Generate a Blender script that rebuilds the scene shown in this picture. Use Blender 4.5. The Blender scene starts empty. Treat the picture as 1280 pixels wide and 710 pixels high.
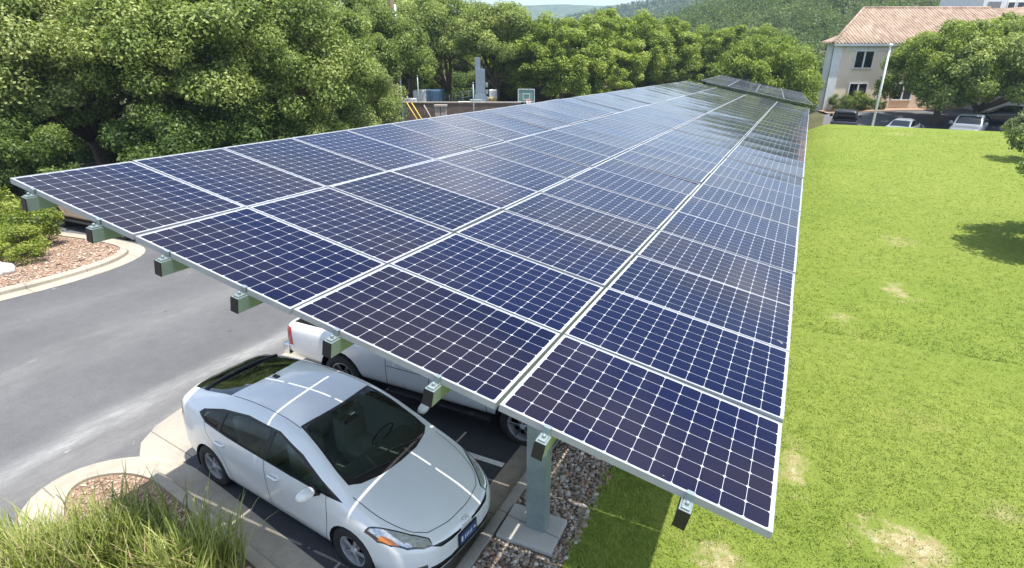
import bpy, bmesh, math, random
import numpy as np
from mathutils import Vector, Matrix
from mathutils.bvhtree import BVHTree
R_ = math.radians
scene = bpy.context.scene
COL = scene.collection
rng = np.random.default_rng(7)

# ------------------------------------------------------------------ camera geometry
FPX = 731.73
MW = np.array([[0.90093, 0.16462, -0.40153], [0.43397, -0.34176, 0.83359], [0.0, -0.92526, -0.37935]])
CAM = np.array([5.99, -2.588, 5.565])
RIGHT = np.array([0.90093, 0.43397]); FWD = np.array([-0.43397, 0.90093])

def slope_at(py):
    v = (py-355)/FPX
    return (-0.92526*v-0.37935)/(0.92526-0.37935*v)
def z_at(py, dh):
    return CAM[2]+slope_at(py)*dh
def spot(px, dh, z=None):
    """ground-plan point seen in image column px at horizontal distance dh, for a height z"""
    dz = (0 if z is None else z-CAM[2])
    zc = dh*0.92526 - dz*0.37935
    lat = (px-640)/FPX*zc
    p = CAM[:2]+RIGHT*lat+FWD*dh
    return float(p[0]), float(p[1])

# ------------------------------------------------------------------ terrain
def smooth_table(pts, sig):
    ys = np.arange(-400, 3600, 0.5)
    v = np.interp(ys, [p[0] for p in pts], [p[1] for p in pts])
    k = int(sig/0.5)
    if k > 0:
        ker = np.hanning(2*k+1); ker /= ker.sum()
        v = np.convolve(np.pad(v, k, mode='edge'), ker, mode='valid')
    return ys, v
TB = smooth_table([(-60, 3.03), (32, -1.62), (46, -1.9), (4000, -1.9)], 5)
TL = smooth_table([(-60, 3.03), (8, -0.42), (20, -0.9), (29, -0.8), (37.5, -0.3), (42, 0.16), (44.0, 0.36), (44.6, 0.36), (46.2, -0.6), (47.8, -1.05), (53, -1.05), (58, -0.3), (61, -0.04), (80, 0.1), (4000, 0.1)], 1)
def sstep(a, b, x):
    t = np.clip((x-a)/(b-a), 0, 1); return t*t*(3-2*t)
def H(x, y):
    x = np.asarray(x, float); y = np.asarray(y, float)
    b = np.interp(y, *TB); l = np.interp(y, *TL)
    w = sstep(3.6, 7.5, x)
    return b*(1-w)+l*w+0.0058*np.clip(x, -40, 40)
def h(x, y): return float(H(x, y))

# ------------------------------------------------------------------ object helpers
def tag(o, label=None, cat=None, group=None, kind=None):
    if label: o['label'] = label
    if cat: o['category'] = cat
    if group: o['group'] = group
    if kind: o['kind'] = kind
    return o
def thing(name, label, cat, loc=(0, 0, 0), rz=0, group=None):
    o = bpy.data.objects.new(name, None); COL.objects.link(o)
    o.empty_display_size = 0.3
    o.location = loc; o.rotation_euler = (0, 0, rz)
    return tag(o, label, cat, group)
def link(name, me, parent=None, mats=()):
    for m in mats: me.materials.append(m)
    o = bpy.data.objects.new(name, me); COL.objects.link(o)
    if parent is not None: o.parent = parent
    return o
def np_mesh(name, verts, faces, smooth=False, mat_idx=None, attr=None):
    """faces: (n,k) int array"""
    me = bpy.data.meshes.new(name)
    verts = np.asarray(verts, np.float32); faces = np.asarray(faces, np.int32)
    n, k = faces.shape
    me.vertices.add(len(verts)); me.vertices.foreach_set('co', verts.ravel())
    me.loops.add(n*k); me.loops.foreach_set('vertex_index', faces.ravel())
    me.polygons.add(n)
    me.polygons.foreach_set('loop_start', np.arange(0, n*k, k, dtype=np.int32))
    me.polygons.foreach_set('loop_total', np.full(n, k, np.int32))
    if mat_idx is not None: me.polygons.foreach_set('material_index', np.asarray(mat_idx, np.int32))
    if smooth: me.polygons.foreach_set('use_smooth', np.ones(n, bool))
    me.update(calc_edges=True)
    if attr is not None:
        a = me.attributes.new('tint', 'FLOAT', 'POINT'); a.data.foreach_set('value', np.asarray(attr, np.float32))
    return me
def bm_obj(name, bm, mats, parent=None, smooth=False, angle=None):
    me = bpy.data.meshes.new(name)
    bmesh.ops.recalc_face_normals(bm, faces=bm.faces[:])
    if smooth:
        for f in bm.faces: f.smooth = True
    if angle is not None:
        for f in bm.faces: f.smooth = True
        for e in bm.edges:
            if len(e.link_faces) == 2 and e.calc_face_angle(0) > R_(angle): e.smooth = False
    bm.to_mesh(me); bm.free()
    return link(name, me, parent, mats if isinstance(mats, (list, tuple)) else (mats,))
def box(bm, c, s, rz=0, bevel=0, mi=0, mat=None):
    m = Matrix.Translation(c) @ Matrix.Rotation(rz, 4, 'Z') @ Matrix.Diagonal((*s, 1))
    if mat is not None: m = mat @ m
    r = bmesh.ops.create_cube(bm, size=1, matrix=m)
    fs = set(f for v in r['verts'] for f in v.link_faces)
    for f in fs: f.material_index = mi
    if bevel:
        es = list(set(e for v in r['verts'] for e in v.link_edges))
        rr = bmesh.ops.bevel(bm, geom=es, offset=bevel, segments=2, affect='EDGES', profile=0.6)
        for f in rr['faces']: f.material_index = mi
    return r['verts']
def tube(bm, pts, rad, n=8, mi=0, cap=True):
    pts = [Vector(p) for p in pts]
    if not isinstance(rad, (list, tuple)): rad = [rad]*len(pts)
    rings = []
    up = Vector((0, 0, 1))
    for i, p in enumerate(pts):
        t = (pts[min(i+1, len(pts)-1)]-pts[max(i-1, 0)]).normalized()
        a = t.cross(up)
        if a.length < 1e-3: a = t.cross(Vector((1, 0, 0)))
        a.normalize(); b = t.cross(a)
        rings.append([bm.verts.new(p+(a*math.cos(2*math.pi*k/n)+b*math.sin(2*math.pi*k/n))*rad[i]) for k in range(n)])
    for i in range(len(rings)-1):
        for k in range(n):
            f = bm.faces.new((rings[i][k], rings[i][(k+1) % n], rings[i+1][(k+1) % n], rings[i+1][k])); f.material_index = mi; f.smooth = True
    if cap:
        for r in (rings[0][::-1], rings[-1]):
            f = bm.faces.new(r); f.material_index = mi
def lathe(bm, prof, n=32, axis='Z', mat=None, mi=0, closed=False):
    """prof: (r, h) pairs"""
    rings = []
    for r, hh in prof:
        ring = []
        for k in range(n):
            a = 2*math.pi*k/n
            co = Vector((r*math.cos(a), r*math.sin(a), hh))
            if axis == 'Y': co = Vector((co.x, co.z, co.y))
            if mat is not None: co = mat @ co
            ring.append(bm.verts.new(co))
        rings.append(ring)
    m = len(rings)
    for i in range(m if closed else m-1):
        for k in range(n):
            f = bm.faces.new((rings[i][k], rings[i][(k+1) % n], rings[(i+1) % m][(k+1) % n], rings[(i+1) % m][k])); f.material_index = mi; f.smooth = True
    if not closed:
        for r in (rings[0], rings[-1]):
            try:
                f = bm.faces.new(r); f.material_index = mi
            except ValueError: pass
def prism(bm, pts, z0, z1, mi=0):
    lo = [bm.verts.new((x, y, z0)) for x, y in pts]; hi = [bm.verts.new((x, y, z1)) for x, y in pts]
    n = len(pts)
    fs = [bm.faces.new(lo[::-1]), bm.faces.new(hi)]
    for i in range(n): fs.append(bm.faces.new((lo[i], lo[(i+1) % n], hi[(i+1) % n], hi[i])))
    for f in fs: f.material_index = mi
    return fs
def copy_tree(o, parent=None):
    c = o.copy(); COL.objects.link(c)
    if parent is not None: c.parent = parent
    for ch in list(o.children): copy_tree(ch, c)
    return c

# ------------------------------------------------------------------ materials
class NT:
    def __init__(s, name):
        s.m = bpy.data.materials.new(name); s.m.use_nodes = True
        s.t = s.m.node_tree; s.n = s.t.nodes; s.l = s.t.links
        s.b = s.n['Principled BSDF']; s.out = s.n['Material Output']
    def node(s, t, **kw):
        nd = s.n.new(t)
        for k, v in kw.items():
            if k.startswith('i_'):
                nd.inputs[int(k[2:]) if k[2:].isdigit() else k[2:].replace('_', ' ')].default_value = v
            else: setattr(nd, k, v)
        return nd
    def set(s, **kw):
        for k, v in kw.items(): s.b.inputs[k.replace('_', ' ')].default_value = v
        return s
    def link(s, a, b): s.l.new(a, b)
    def obj(s):
        return s.node('ShaderNodeTexCoord').outputs['Object']
    def geo(s):
        return s.node('ShaderNodeNewGeometry').outputs['Position']
    def noise(s, vec, scale, detail=4, rough=0.55, dist=0):
        nd = s.node('ShaderNodeTexNoise'); nd.inputs['Scale'].default_value = scale; nd.inputs['Detail'].default_value = detail
        nd.inputs['Roughness'].default_value = rough; nd.inputs['Distortion'].default_value = dist
        if vec is not None: s.link(vec, nd.inputs['Vector'])
        return nd.outputs['Fac']
    def ramp(s, fac, stops, interp='LINEAR'):
        nd = s.node('ShaderNodeValToRGB'); nd.color_ramp.interpolation = interp
        e = nd.color_ramp.elements
        while len(e) < len(stops): e.new(0.5)
        for el, (p, c) in zip(e, stops):
            el.position = p; el.color = (*c, 1) if not isinstance(c, (int, float)) else (c, c, c, 1)
        s.link(fac, nd.inputs['Fac']); return nd.outputs['Color']
    def mix(s, fac, a, b, mode='MIX'):
        nd = s.node('ShaderNodeMix', data_type='RGBA', blend_type=mode)
        for sock, v in ((nd.inputs['Factor'], fac), (nd.inputs['A'], a), (nd.inputs['B'], b)):
            if isinstance(v, (int, float)): sock.default_value = v
            elif isinstance(v, tuple): sock.default_value = (*v, 1)
            else: s.link(v, sock)
        return nd.outputs['Result']
    def math(s, op, a, b=None, c=None, clamp=False):
        nd = s.node('ShaderNodeMath', operation=op, use_clamp=clamp)
        for i, v in enumerate((a, b, c)):
            if v is None: continue
            if isinstance(v, (int, float)): nd.inputs[i].default_value = v
            else: s.link(v, nd.inputs[i])
        return nd.outputs[0]
    def mapping(s, vec, scale=(1, 1, 1), rot=(0, 0, 0), loc=(0, 0, 0)):
        nd = s.node('ShaderNodeMapping'); nd.inputs['Scale'].default_value = scale
        nd.inputs['Rotation'].default_value = rot; nd.inputs['Location'].default_value = loc
        s.link(vec, nd.inputs['Vector']); return nd.outputs['Vector']
    def bump(s, height, strength=0.4, dist=0.02):
        nd = s.node('ShaderNodeBump'); nd.inputs['Strength'].default_value = strength; nd.inputs['Distance'].default_value = dist
        s.link(height, nd.inputs['Height']); s.link(nd.outputs['Normal'], s.b.inputs['Normal']); return nd
    def color(s, c):
        if isinstance(c, tuple): s.b.inputs['Base Color'].default_value = (*c, 1)
        else: s.link(c, s.b.inputs['Base Color'])
        return s

def M_plain(name, c, rough=0.5, metal=0.0, var=0.12, scale=6, **kw):
    t = NT(name); t.set(Roughness=rough, Metallic=metal, **kw)
    n = t.noise(t.obj(), scale, 5, 0.6)
    lo = tuple(max(0, v*(1-var)) for v in c); hi = tuple(min(1, v*(1+var)) for v in c)
    t.color(t.ramp(n, [(0.3, lo), (0.7, hi)]))
    return t.m
def M_paint(name, c, rough=0.22, coat=0.6, metal=0.0):
    t = NT(name); t.set(Roughness=rough, Metallic=metal, Coat_Weight=coat, Coat_Roughness=0.06)
    n = t.noise(t.obj(), 3, 6, 0.65); d = t.noise(t.obj(), 60, 2, 0.5)
    c0 = t.ramp(n, [(0.3, tuple(v*0.95 for v in c)), (0.75, c)])
    c1 = t.mix(t.math('MULTIPLY', t.ramp(d, [(0.62, 0.0), (0.8, 0.25)]), 0.5), c0, (0.42, 0.38, 0.31))
    t.color(c1)
    r = t.math('ADD', t.math('MULTIPLY', n, 0.12), rough-0.05); t.link(r, t.b.inputs['Roughness'])
    return t.m
def M_glass(name, c=(0.02, 0.035, 0.03), alpha=0.84):
    t = NT(name)
    t.set(Roughness=0.02, IOR=1.5); t.color(c)
    tr = t.node('ShaderNodeBsdfTransparent'); tr.inputs['Color'].default_value = (0.76, 0.92, 0.87, 1)
    mx = t.node('ShaderNodeMixShader'); mx.inputs[0].default_value = alpha
    t.link(t.b.outputs[0], mx.inputs[1]); t.link(tr.outputs[0], mx.inputs[2])
    # coated reflection on top of both
    gl = t.node('ShaderNodeBsdfGlossy'); gl.inputs['Roughness'].default_value = 0.015
    fr = t.node('ShaderNodeFresnel'); fr.inputs['IOR'].default_value = 1.45
    m2 = t.node('ShaderNodeMixShader'); t.link(fr.outputs[0], m2.inputs[0]); t.link(mx.outputs[0], m2.inputs[1]); t.link(gl.outputs[0], m2.inputs[2])
    t.link(m2.outputs[0], t.out.inputs['Surface'])
    return t.m
def M_leaf(name, dark, mid, light, trans=0.42, rough=0.5):
    t = NT(name)
    at = t.node('ShaderNodeAttribute', attribute_name='tint').outputs['Fac']
    rnd = t.node('ShaderNodeObjectInfo').outputs['Random']
    f = t.math('ADD', at, t.math('MULTIPLY', t.math('SUBTRACT', rnd, 0.5), 0.25), clamp=True)
    c = t.ramp(f, [(0.0, dark), (0.5, mid), (1.0, light)])
    t.color(c); t.set(Roughness=rough)
    t.b.inputs['Specular IOR Level'].default_value = 0.35
    tl = t.node('ShaderNodeBsdfTranslucent')
    t.link(t.mix(0.5, c, (1.0, 1.0, 0.25), 'MULTIPLY'), tl.inputs['Color'])
    mx = t.node('ShaderNodeMixShader'); mx.inputs[0].default_value = trans
    t.link(t.b.outputs[0], mx.inputs[1]); t.link(tl.outputs[0], mx.inputs[2]); t.link(mx.outputs[0], t.out.inputs['Surface'])
    return t.m

MAT = {}
MAT['galv'] = M_plain('galvanised_steel', (0.26, 0.32, 0.32), 0.45, 0.35, 0.14, 5)
MAT['alu'] = M_plain('anodised_aluminium', (0.36, 0.37, 0.385), 0.5, 0.1, 0.08, 8)
MAT['black'] = M_plain('black_plastic', (0.012, 0.012, 0.013), 0.45)
MAT['rubber'] = M_plain('tyre_rubber', (0.022, 0.022, 0.023), 0.8, var=0.3)
MAT['rim'] = M_plain('silver_rim', (0.55, 0.56, 0.57), 0.35, 0.25)
MAT['chrome'] = M_plain('chrome', (0.75, 0.76, 0.78), 0.12, 1.0, 0.03)
MAT['dark'] = M_plain('dark_cavity', (0.01, 0.01, 0.011), 0.9)
MAT['seat'] = M_plain('grey_seat_fabric', (0.13, 0.125, 0.12), 0.9)
MAT['lamp_w'] = M_plain('clear_lamp', (0.55, 0.58, 0.6), 0.08, 0.5, 0.25, 25, Coat_Weight=1.0)
MAT['lamp_dark'] = M_plain('dark_lamp', (0.02, 0.03, 0.045), 0.1, 0, 0.2, 30, Coat_Weight=1.0)
MAT['lamp_o'] = M_plain('orange_lamp', (0.75, 0.22, 0.02), 0.15, 0, 0.1, 30, Coat_Weight=1.0)
MAT['lamp_r'] = M_plain('red_lamp', (0.42, 0.012, 0.012), 0.15, 0, 0.2, 30, Coat_Weight=1.0)
MAT['glass'] = M_glass('car_glass')
MAT['glass_dark'] = M_glass('dark_car_glass', (0.006, 0.009, 0.01), 0.08)
MAT['bark'] = M_plain('bark', (0.16, 0.115, 0.08), 0.9, 0, 0.45, 14)
MAT['steel_white'] = M_plain('white_painted_steel', (0.78, 0.78, 0.76), 0.4)
# ------------------------------------------------------------------ ground materials
def M_asphalt(name, base, streaks=True):
    t = NT(name); p = t.obj()
    n1 = t.noise(p, 0.35, 6, 0.6); n2 = t.noise(p, 3.5, 5, 0.65); n3 = t.noise(p, 130, 2, 0.5)
    c = t.ramp(n1, [(0.3, tuple(v*0.82 for v in base)), (0.7, tuple(v*1.2 for v in base))])
    c = t.mix(t.ramp(n2, [(0.45, 0.0), (0.8, 0.4)]), c, tuple(v*0.6 for v in base))
    c = t.mix(0.75, c, t.ramp(n3, [(0.3, 0.2), (0.7, 0.85)]), 'OVERLAY')
    pat = t.node('ShaderNodeTexVoronoi', feature='F1'); pat.inputs['Scale'].default_value = .21; t.link(t.mapping(p, (1.5, .6, 1)), pat.inputs['Vector'])
    c = t.mix(t.math('MULTIPLY', pat.outputs['Color'], .22), c, tuple(v*.55 for v in base))
    sp_ = t.node('ShaderNodeTexVoronoi'); sp_.inputs['Scale'].default_value = 26; t.link(p, sp_.inputs['Vector'])
    c = t.mix(t.ramp(sp_.outputs['Distance'], [(0.05, 0.5), (0.16, 0.0)]), c, tuple(min(1, v*2.6) for v in base))
    if streaks:
        xyz = t.node('ShaderNodeSeparateXYZ'); t.link(p, xyz.inputs[0])
        warp = t.noise(t.mapping(p, (0.25, 0.12, 0.25)), 1.0, 4, 0.6)
        x = t.math('ADD', xyz.outputs['X'], t.math('MULTIPLY', t.math('SUBTRACT', warp, 0.5), 1.6))
        fine = t.ramp(t.noise(t.mapping(p, (3.2, 0.8, 1)), 1.0, 8, 0.75), [(0.42, 0.0), (0.66, 1.0)])
        fine = t.math('MULTIPLY', fine, t.ramp(t.noise(t.mapping(p, (16, 5, 1)), 1.0, 6, 0.75), [(0.36, 0.25), (0.58, 1.0)]))
        for x0, w, amt, tone in ((-6.5, 0.9, 0.28, (0.36, 0.35, 0.32)), (-3.3, 0.26, 0.62, (0.5, 0.5, 0.47)), (-2.7, 0.5, 0.3, (0.42, 0.4, 0.36)), (-9.1, 0.5, 0.2, (0.3, 0.3, 0.28))):
            d = t.math('DIVIDE', t.math('SUBTRACT', x, x0), w)
            g = t.math('POWER', 2.718, t.math('MULTIPLY', t.math('MULTIPLY', d, d), -1.0))
            c = t.mix(t.math('MULTIPLY', t.math('MULTIPLY', g, amt), t.math('ADD', t.math('MULTIPLY', fine, 0.7), 0.3)), c, tone)
        # dark tar blots and pale scuffs
        blot = t.ramp(t.noise(t.mapping(p, (1.6, 0.8, 1)), 1.1, 3, 0.7), [(0.69, 0.0), (0.72, 0.75)])
        c = t.mix(blot, c, (0.055, 0.055, 0.055))
        scuff = t.ramp(t.noise(t.mapping(p, (2.4, 1.1, 1), loc=(13, 4, 0)), 1.3, 5, 0.75), [(0.67, 0.0), (0.70, 0.5)])
        c = t.mix(scuff, c, (0.4, 0.39, 0.36))
        # long thin cracks
        vor = t.node('ShaderNodeTexVoronoi', feature='DISTANCE_TO_EDGE'); vor.inputs['Scale'].default_value = 0.28
        wv = t.node('ShaderNodeVectorMath', operation='ADD'); nz = t.node('ShaderNodeTexNoise'); nz.inputs['Scale'].default_value = 1.2; nz.inputs['Detail'].default_value = 6
        t.link(p, nz.inputs['Vector']); t.link(p, wv.inputs[0]); t.link(nz.outputs['Color'], wv.inputs[1]); t.link(wv.outputs[0], vor.inputs['Vector'])
        cr = t.ramp(vor.outputs['Distance'], [(0.0, 0.22), (0.005, 0.0)])
        c = t.mix(cr, c, (0.05, 0.05, 0.05))
    else:
        st = t.ramp(t.noise(p, 1.1, 4, 0.6), [(0.5, 0.0), (0.75, 0.6)])
        c = t.mix(st, c, tuple(v*0.45 for v in base))
    t.color(c); t.set(Roughness=0.85)
    t.bump(n3, 0.35, 0.006)
    return t.m
def M_concrete(name, base, stain=(0.36, 0.27, 0.16), amt=0.6):
    t = NT(name); p = t.obj()
    n1 = t.noise(p, 1.2, 6, 0.62); n2 = t.noise(p, 5.0, 6, 0.7); n3 = t.noise(p, 90, 2, 0.5)
    c = t.ramp(n1, [(0.3, tuple(v*0.8 for v in base)), (0.7, tuple(v*1.12 for v in base))])
    c = t.mix(t.ramp(n2, [(0.5, 0.0), (0.72, amt)]), c, stain)
    c = t.mix(0.3, c, t.ramp(n3, [(0.25, 0.3), (0.75, 0.75)]), 'OVERLAY')
    sx = t.node('ShaderNodeSeparateXYZ'); t.link(p, sx.inputs[0])
    jt = t.math('LESS_THAN', t.math('FRACT', t.math('DIVIDE', t.math('ADD', t.math('MULTIPLY', sx.outputs['X'], .13), sx.outputs['Y']), 1.53)), 0.011)
    c = t.mix(t.math('MULTIPLY', jt, .75), c, tuple(v*.25 for v in base))
    spk = t.ramp(t.noise(p, 38, 3, 0.6), [(0.66, 0.0), (0.74, 0.45)]); c = t.mix(spk, c, tuple(v*.45 for v in base))
    t.color(c); t.set(Roughness=0.88); t.bump(n3, 0.25, 0.004)
    return t.m
def lawn_color(t, p):
    n1 = t.noise(p, 0.11, 5, 0.55); n2 = t.noise(p, 0.75, 6, 0.65); n3 = t.noise(p, 5.5, 4, 0.65); n4 = t.noise(t.mapping(p, (0.25, 1.2, 1)), 0.9, 4, 0.6)
    c = t.ramp(n1, [(0.3, (0.185, 0.252, 0.042)), (0.7, (0.25, 0.30, 0.062))])
    c = t.mix(t.ramp(n2, [(0.35, 0.0), (0.7, 0.65)]), c, (0.265, 0.315, 0.065))
    c = t.mix(t.ramp(n4, [(0.45, 0.0), (0.8, 0.14)]), c, (0.13, 0.205, 0.024))
    c = t.mix(t.ramp(n3, [(0.35, 0.35), (0.58, 0.0)]), c, (0.10, 0.16, 0.02))
    # worn straw-coloured places
    dry = t.ramp(t.noise(p, 0.42, 6, 0.68), [(0.60, 0.0), (0.76, 0.45)])
    c = t.mix(t.math('MULTIPLY', dry, t.ramp(n3, [(0.35, 0.3), (0.6, 1.0)])), c, (0.4, 0.36, 0.13))
    for x, y, rx, ry, a in ((7.95, 4.35, 0.5, 0.42, .85), (9.0, 14.9, 0.35, 0.9, 0.6), (7.6, 12.2, 0.3, 0.4, 0.5), (9.6, 20.5, .6, .8, 0.35), (6.7, 5.4, 0.22, 0.8, 0.7), (6.0, 3.0, 0.4, 0.35, 0.8), (9.2, 5.6, 0.3, 0.25, 0.4), (11.5, 42, 0.8, 0.4, 0.35), (6.9, 1.6, 0.4, 0.3, 0.6)):
        m = t.mapping(p, (1/rx, 1/ry, 0), loc=(-x/rx, -y/ry, 0))
        ln = t.node('ShaderNodeVectorMath', operation='LENGTH'); t.link(m, ln.inputs[0])
        d = t.math('ADD', ln.outputs['Value'], t.math('MULTIPLY', t.math('SUBTRACT', t.noise(p, 2.6, 6, 0.75), 0.5), 5.0))
        mk = t.ramp(d, [(0.1, a), (1.0, 0.0)])
        c = t.mix(mk, c, t.ramp(t.noise(p, 9, 4, 0.7), [(0.3, (0.36, 0.26, 0.13)), (0.55, (0.5, 0.42, 0.24)), (0.75, (0.72, 0.66, 0.5))]))
    return c
def M_lawn():
    t = NT('lawn_turf'); p = t.obj()
    t.color(lawn_color(t, p)); t.set(Roughness=0.95); t.b.inputs['Specular IOR Level'].default_value = 0.1
    hgt = t.math('ADD', t.noise(p, 22, 4, 0.7), t.math('MULTIPLY', t.noise(p, 70, 2, 0.6), 0.5))
    t.bump(hgt, 0.9, 0.05)
    return t.m
def M_blade():
    t = NT('grass_blade'); p = t.obj()
    at = t.node('ShaderNodeAttribute', attribute_name='tint').outputs['Fac']
    c = t.mix(0.6, lawn_color(t, p), t.ramp(at, [(0, 0.56), (1, 1.0)]), 'OVERLAY')
    t.color(c); t.set(Roughness=0.6); t.b.inputs['Specular IOR Level'].default_value = 0.2
    tl = t.node('ShaderNodeBsdfTranslucent'); t.link(c, tl.inputs['Color'])
    mx = t.node('ShaderNodeMixShader'); mx.inputs[0].default_value = 0.35
    t.link(t.b.outputs[0], mx.inputs[1]); t.link(tl.outputs[0], mx.inputs[2]); t.link(mx.outputs[0], t.out.inputs['Surface'])
    return t.m
def M_earth(name, a, b, sc=3):
    t = NT(name); p = t.obj()
    n = t.noise(p, sc, 8, 0.7); n2 = t.noise(p, sc*14, 3, 0.6)
    c = t.ramp(n, [(0.3, a), (0.7, b)]); c = t.mix(0.6, c, t.ramp(n2, [(0.3, 0.2), (0.7, 0.8)]), 'OVERLAY')
    t.color(c); t.set(Roughness=0.95); t.bump(n2, 0.7, 0.03)
    return t.m
MAT['road'] = M_asphalt('weathered_asphalt', (0.112, 0.112, 0.114))
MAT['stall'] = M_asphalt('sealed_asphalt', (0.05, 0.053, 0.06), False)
MAT['lot'] = M_asphalt('far_asphalt', (0.13, 0.132, 0.14), False)
MAT['conc'] = M_concrete('island_concrete', (0.40, 0.36, 0.29), (0.27, 0.21, 0.13), .5); MAT['pan'] = M_concrete('sandy_concrete', (0.36, 0.33, 0.275), (0.45, 0.37, 0.25), .8)  # tan concrete of the islands, then the sandy gutter pan
MAT['conc_g'] = M_concrete('gutter_concrete', (0.3, 0.26, 0.21), (0.2, 0.14, 0.09), 0.7)
MAT['curb'] = M_concrete('curb_concrete', (0.36, 0.34, 0.3), (0.24, 0.19, 0.13), 0.5)
MAT['pad'] = M_concrete('pad_concrete', (0.45, 0.44, 0.4), (0.33, 0.28, 0.2), 0.35)
MAT['paint'] = M_plain('road_paint', (0.74, 0.74, 0.7), 0.7, 0, 0.2, 18)
MAT['mulch'] = M_earth('mulch_bed', (0.26, 0.16, 0.1), (0.46, 0.32, 0.22), 8)
MAT['earth'] = M_earth('leaf_litter', (0.05, 0.06, 0.022), (0.13, 0.12, 0.05), 1.2)
MAT['bedding'] = M_earth('gravel_bedding', (0.12, 0.1, 0.08), (0.26, 0.23, 0.2), 20)
MAT['lawn'] = M_lawn(); MAT['blade'] = M_blade()

def patch(name, poly, dz, mat, res=None, hgt=None):
    bm = bmesh.new()
    vs = [bm.verts.new((x, y, 0)) for x, y in poly]; bm.faces.new(vs)
    xs = [p[0] for p in poly]; ys = [p[1] for p in poly]
    if res:
        rx, ry = res
        for i in np.arange(math.ceil(min(xs)/rx)*rx, max(xs), rx):
            bmesh.ops.bisect_plane(bm, geom=bm.verts[:]+bm.edges[:]+bm.faces[:], plane_co=(i, 0, 0), plane_no=(1, 0, 0))
        for i in np.arange(math.ceil(min(ys)/ry)*ry, max(ys), ry):
            bmesh.ops.bisect_plane(bm, geom=bm.verts[:]+bm.edges[:]+bm.faces[:], plane_co=(0, i, 0), plane_no=(0, 1, 0))
    for v in bm.verts: v.co.z = h(v.co.x, v.co.y)+dz
    bmesh.ops.triangulate(bm, faces=[f for f in bm.faces if len(f.verts) > 4])
    for f in bm.faces:
        f.normal_update()
        if f.normal.z < 0: f.normal_flip()
        f.smooth = True
    me = bpy.data.meshes.new(name); bm.to_mesh(me); bm.free()
    return tag(link(name, me, None, (mat,)), kind='structure')
def offset_poly(pts, d):
    n = len(pts); out = []
    A = sum(pts[i][0]*pts[(i+1) % n][1]-pts[(i+1) % n][0]*pts[i][1] for i in range(n))
    sg = 1 if A > 0 else -1
    for i in range(n):
        p0, p1, p2 = Vector(pts[i-1]), Vector(pts[i]), Vector(pts[(i+1) % n])
        e1 = (p1-p0).normalized(); e2 = (p2-p1).normalized()
        n1 = Vector((-e1.y, e1.x))*sg; n2 = Vector((-e2.y, e2.x))*sg
        b = (n1+n2); b = b/max(0.35, b.length_squared)*2
        out.append(tuple(p1+b*d))
    return out
def rounded(pts, it=2):
    """Chaikin corner cutting"""
    for _ in range(it):
        o = []
        for i in range(len(pts)):
            a, b = Vector(pts[i]), Vector(pts[(i+1) % len(pts)])
            o += [tuple(a*0.75+b*0.25), tuple(a*0.25+b*0.75)]
        pts = o
    return pts
def kerb_ring(name, outer, inner, hgt, mat, z0=0.0):
    """raised ring between two outlines with equal vertex count"""
    bm = bmesh.new(); n = len(outer)
    def ring(pts, dz): return [bm.verts.new((x, y, h(x, y)+dz)) for x, y in pts]
    mid = [tuple(Vector(a)*0.78+Vector(b)*0.22) for a, b in zip(outer, inner)]
    r = [ring(outer, -0.02), ring(outer, hgt*0.7), ring(mid, hgt), ring(inner, hgt), ring(inner, -0.02)]
    for a, b in zip(r, r[1:]):
        for i in range(n): bm.faces.new((a[i], a[(i+1) % n], b[(i+1) % n], b[i]))
    return tag(bm_obj(name, bm, mat, angle=40), kind='structure')

# big sheet to the horizon
xs = np.concatenate([-np.geomspace(2600, 60, 14), np.arange(-56, 80, 3.0), np.geomspace(82, 2600, 14)])
ys = np.concatenate([-np.geomspace(1500, 45, 10), np.arange(-42, 110, 2.5), np.geomspace(114, 2600, 16)])
XX, YY = np.meshgrid(xs, ys); nx = len(xs); ny = len(ys)
vv = np.stack([XX.ravel(), YY.ravel(), (H(XX, YY)-0.06).ravel()], 1)
ii = (np.arange(ny-1)[:, None]*nx+np.arange(nx-1)[None]).ravel()
tag(link('ground', np_mesh('ground', vv, np.stack([ii, ii+1, ii+nx+1, ii+nx], 1), True), None, (MAT['earth'],)), kind='structure')

patch('road', [(-21, -16), (-1.35, -16), (-1.35, 1.3), (-2.05, 1.38), (-2.35, 1.6), (-2.58, 2.0), (-2.7, 2.5), (-2.75, 3.2), (-2.75, 62), (-21, 62)], 0.0, MAT['road'], (6, 3))
patch('gutter_pan', [(-2.75, 3.2), (-2.7, 2.5), (-2.58, 2.0), (-2.35, 1.6), (-2.05, 1.38), (-1.35, 1.3), (-1.35, 45), (-2.75, 45)], 0.0, MAT['pan'], (5, 2))
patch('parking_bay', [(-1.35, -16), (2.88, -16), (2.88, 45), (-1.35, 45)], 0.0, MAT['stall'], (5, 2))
patch('front_gutter', [(2.88, -16), (3.25, -16), (3.25, 45), (2.88, 45)], 0.003, MAT['conc_g'], (5, 2))
bm = bmesh.new()
prev = None
for y in np.arange(-16, 45.1, 1.5):
    ring = [bm.verts.new((x, y, h(x, y)+z)) for x, z in ((3.25, -0.03), (3.265, 0.11), (3.29, 0.13), (3.41, 0.13), (3.41, -0.03))]
    if prev:
        for a in range(4): bm.faces.new((prev[a], ring[a], ring[a+1], prev[a+1]))
    prev = ring
tag(bm_obj('parking_curb', bm, MAT['curb'], angle=40), kind='structure')
patch('gravel_bed', [(3.41, -16), (4.34, -16), (4.34, 45), (3.41, 45)], 0.075, MAT['bedding'], (2, 2))
lawn_poly = [(4.34, -16), (75, -16), (75, 45.2), (4.34, 45.2)]
patch('lawn', lawn_poly, 0.1, MAT['lawn'], (1.25, 1.0))
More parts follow.
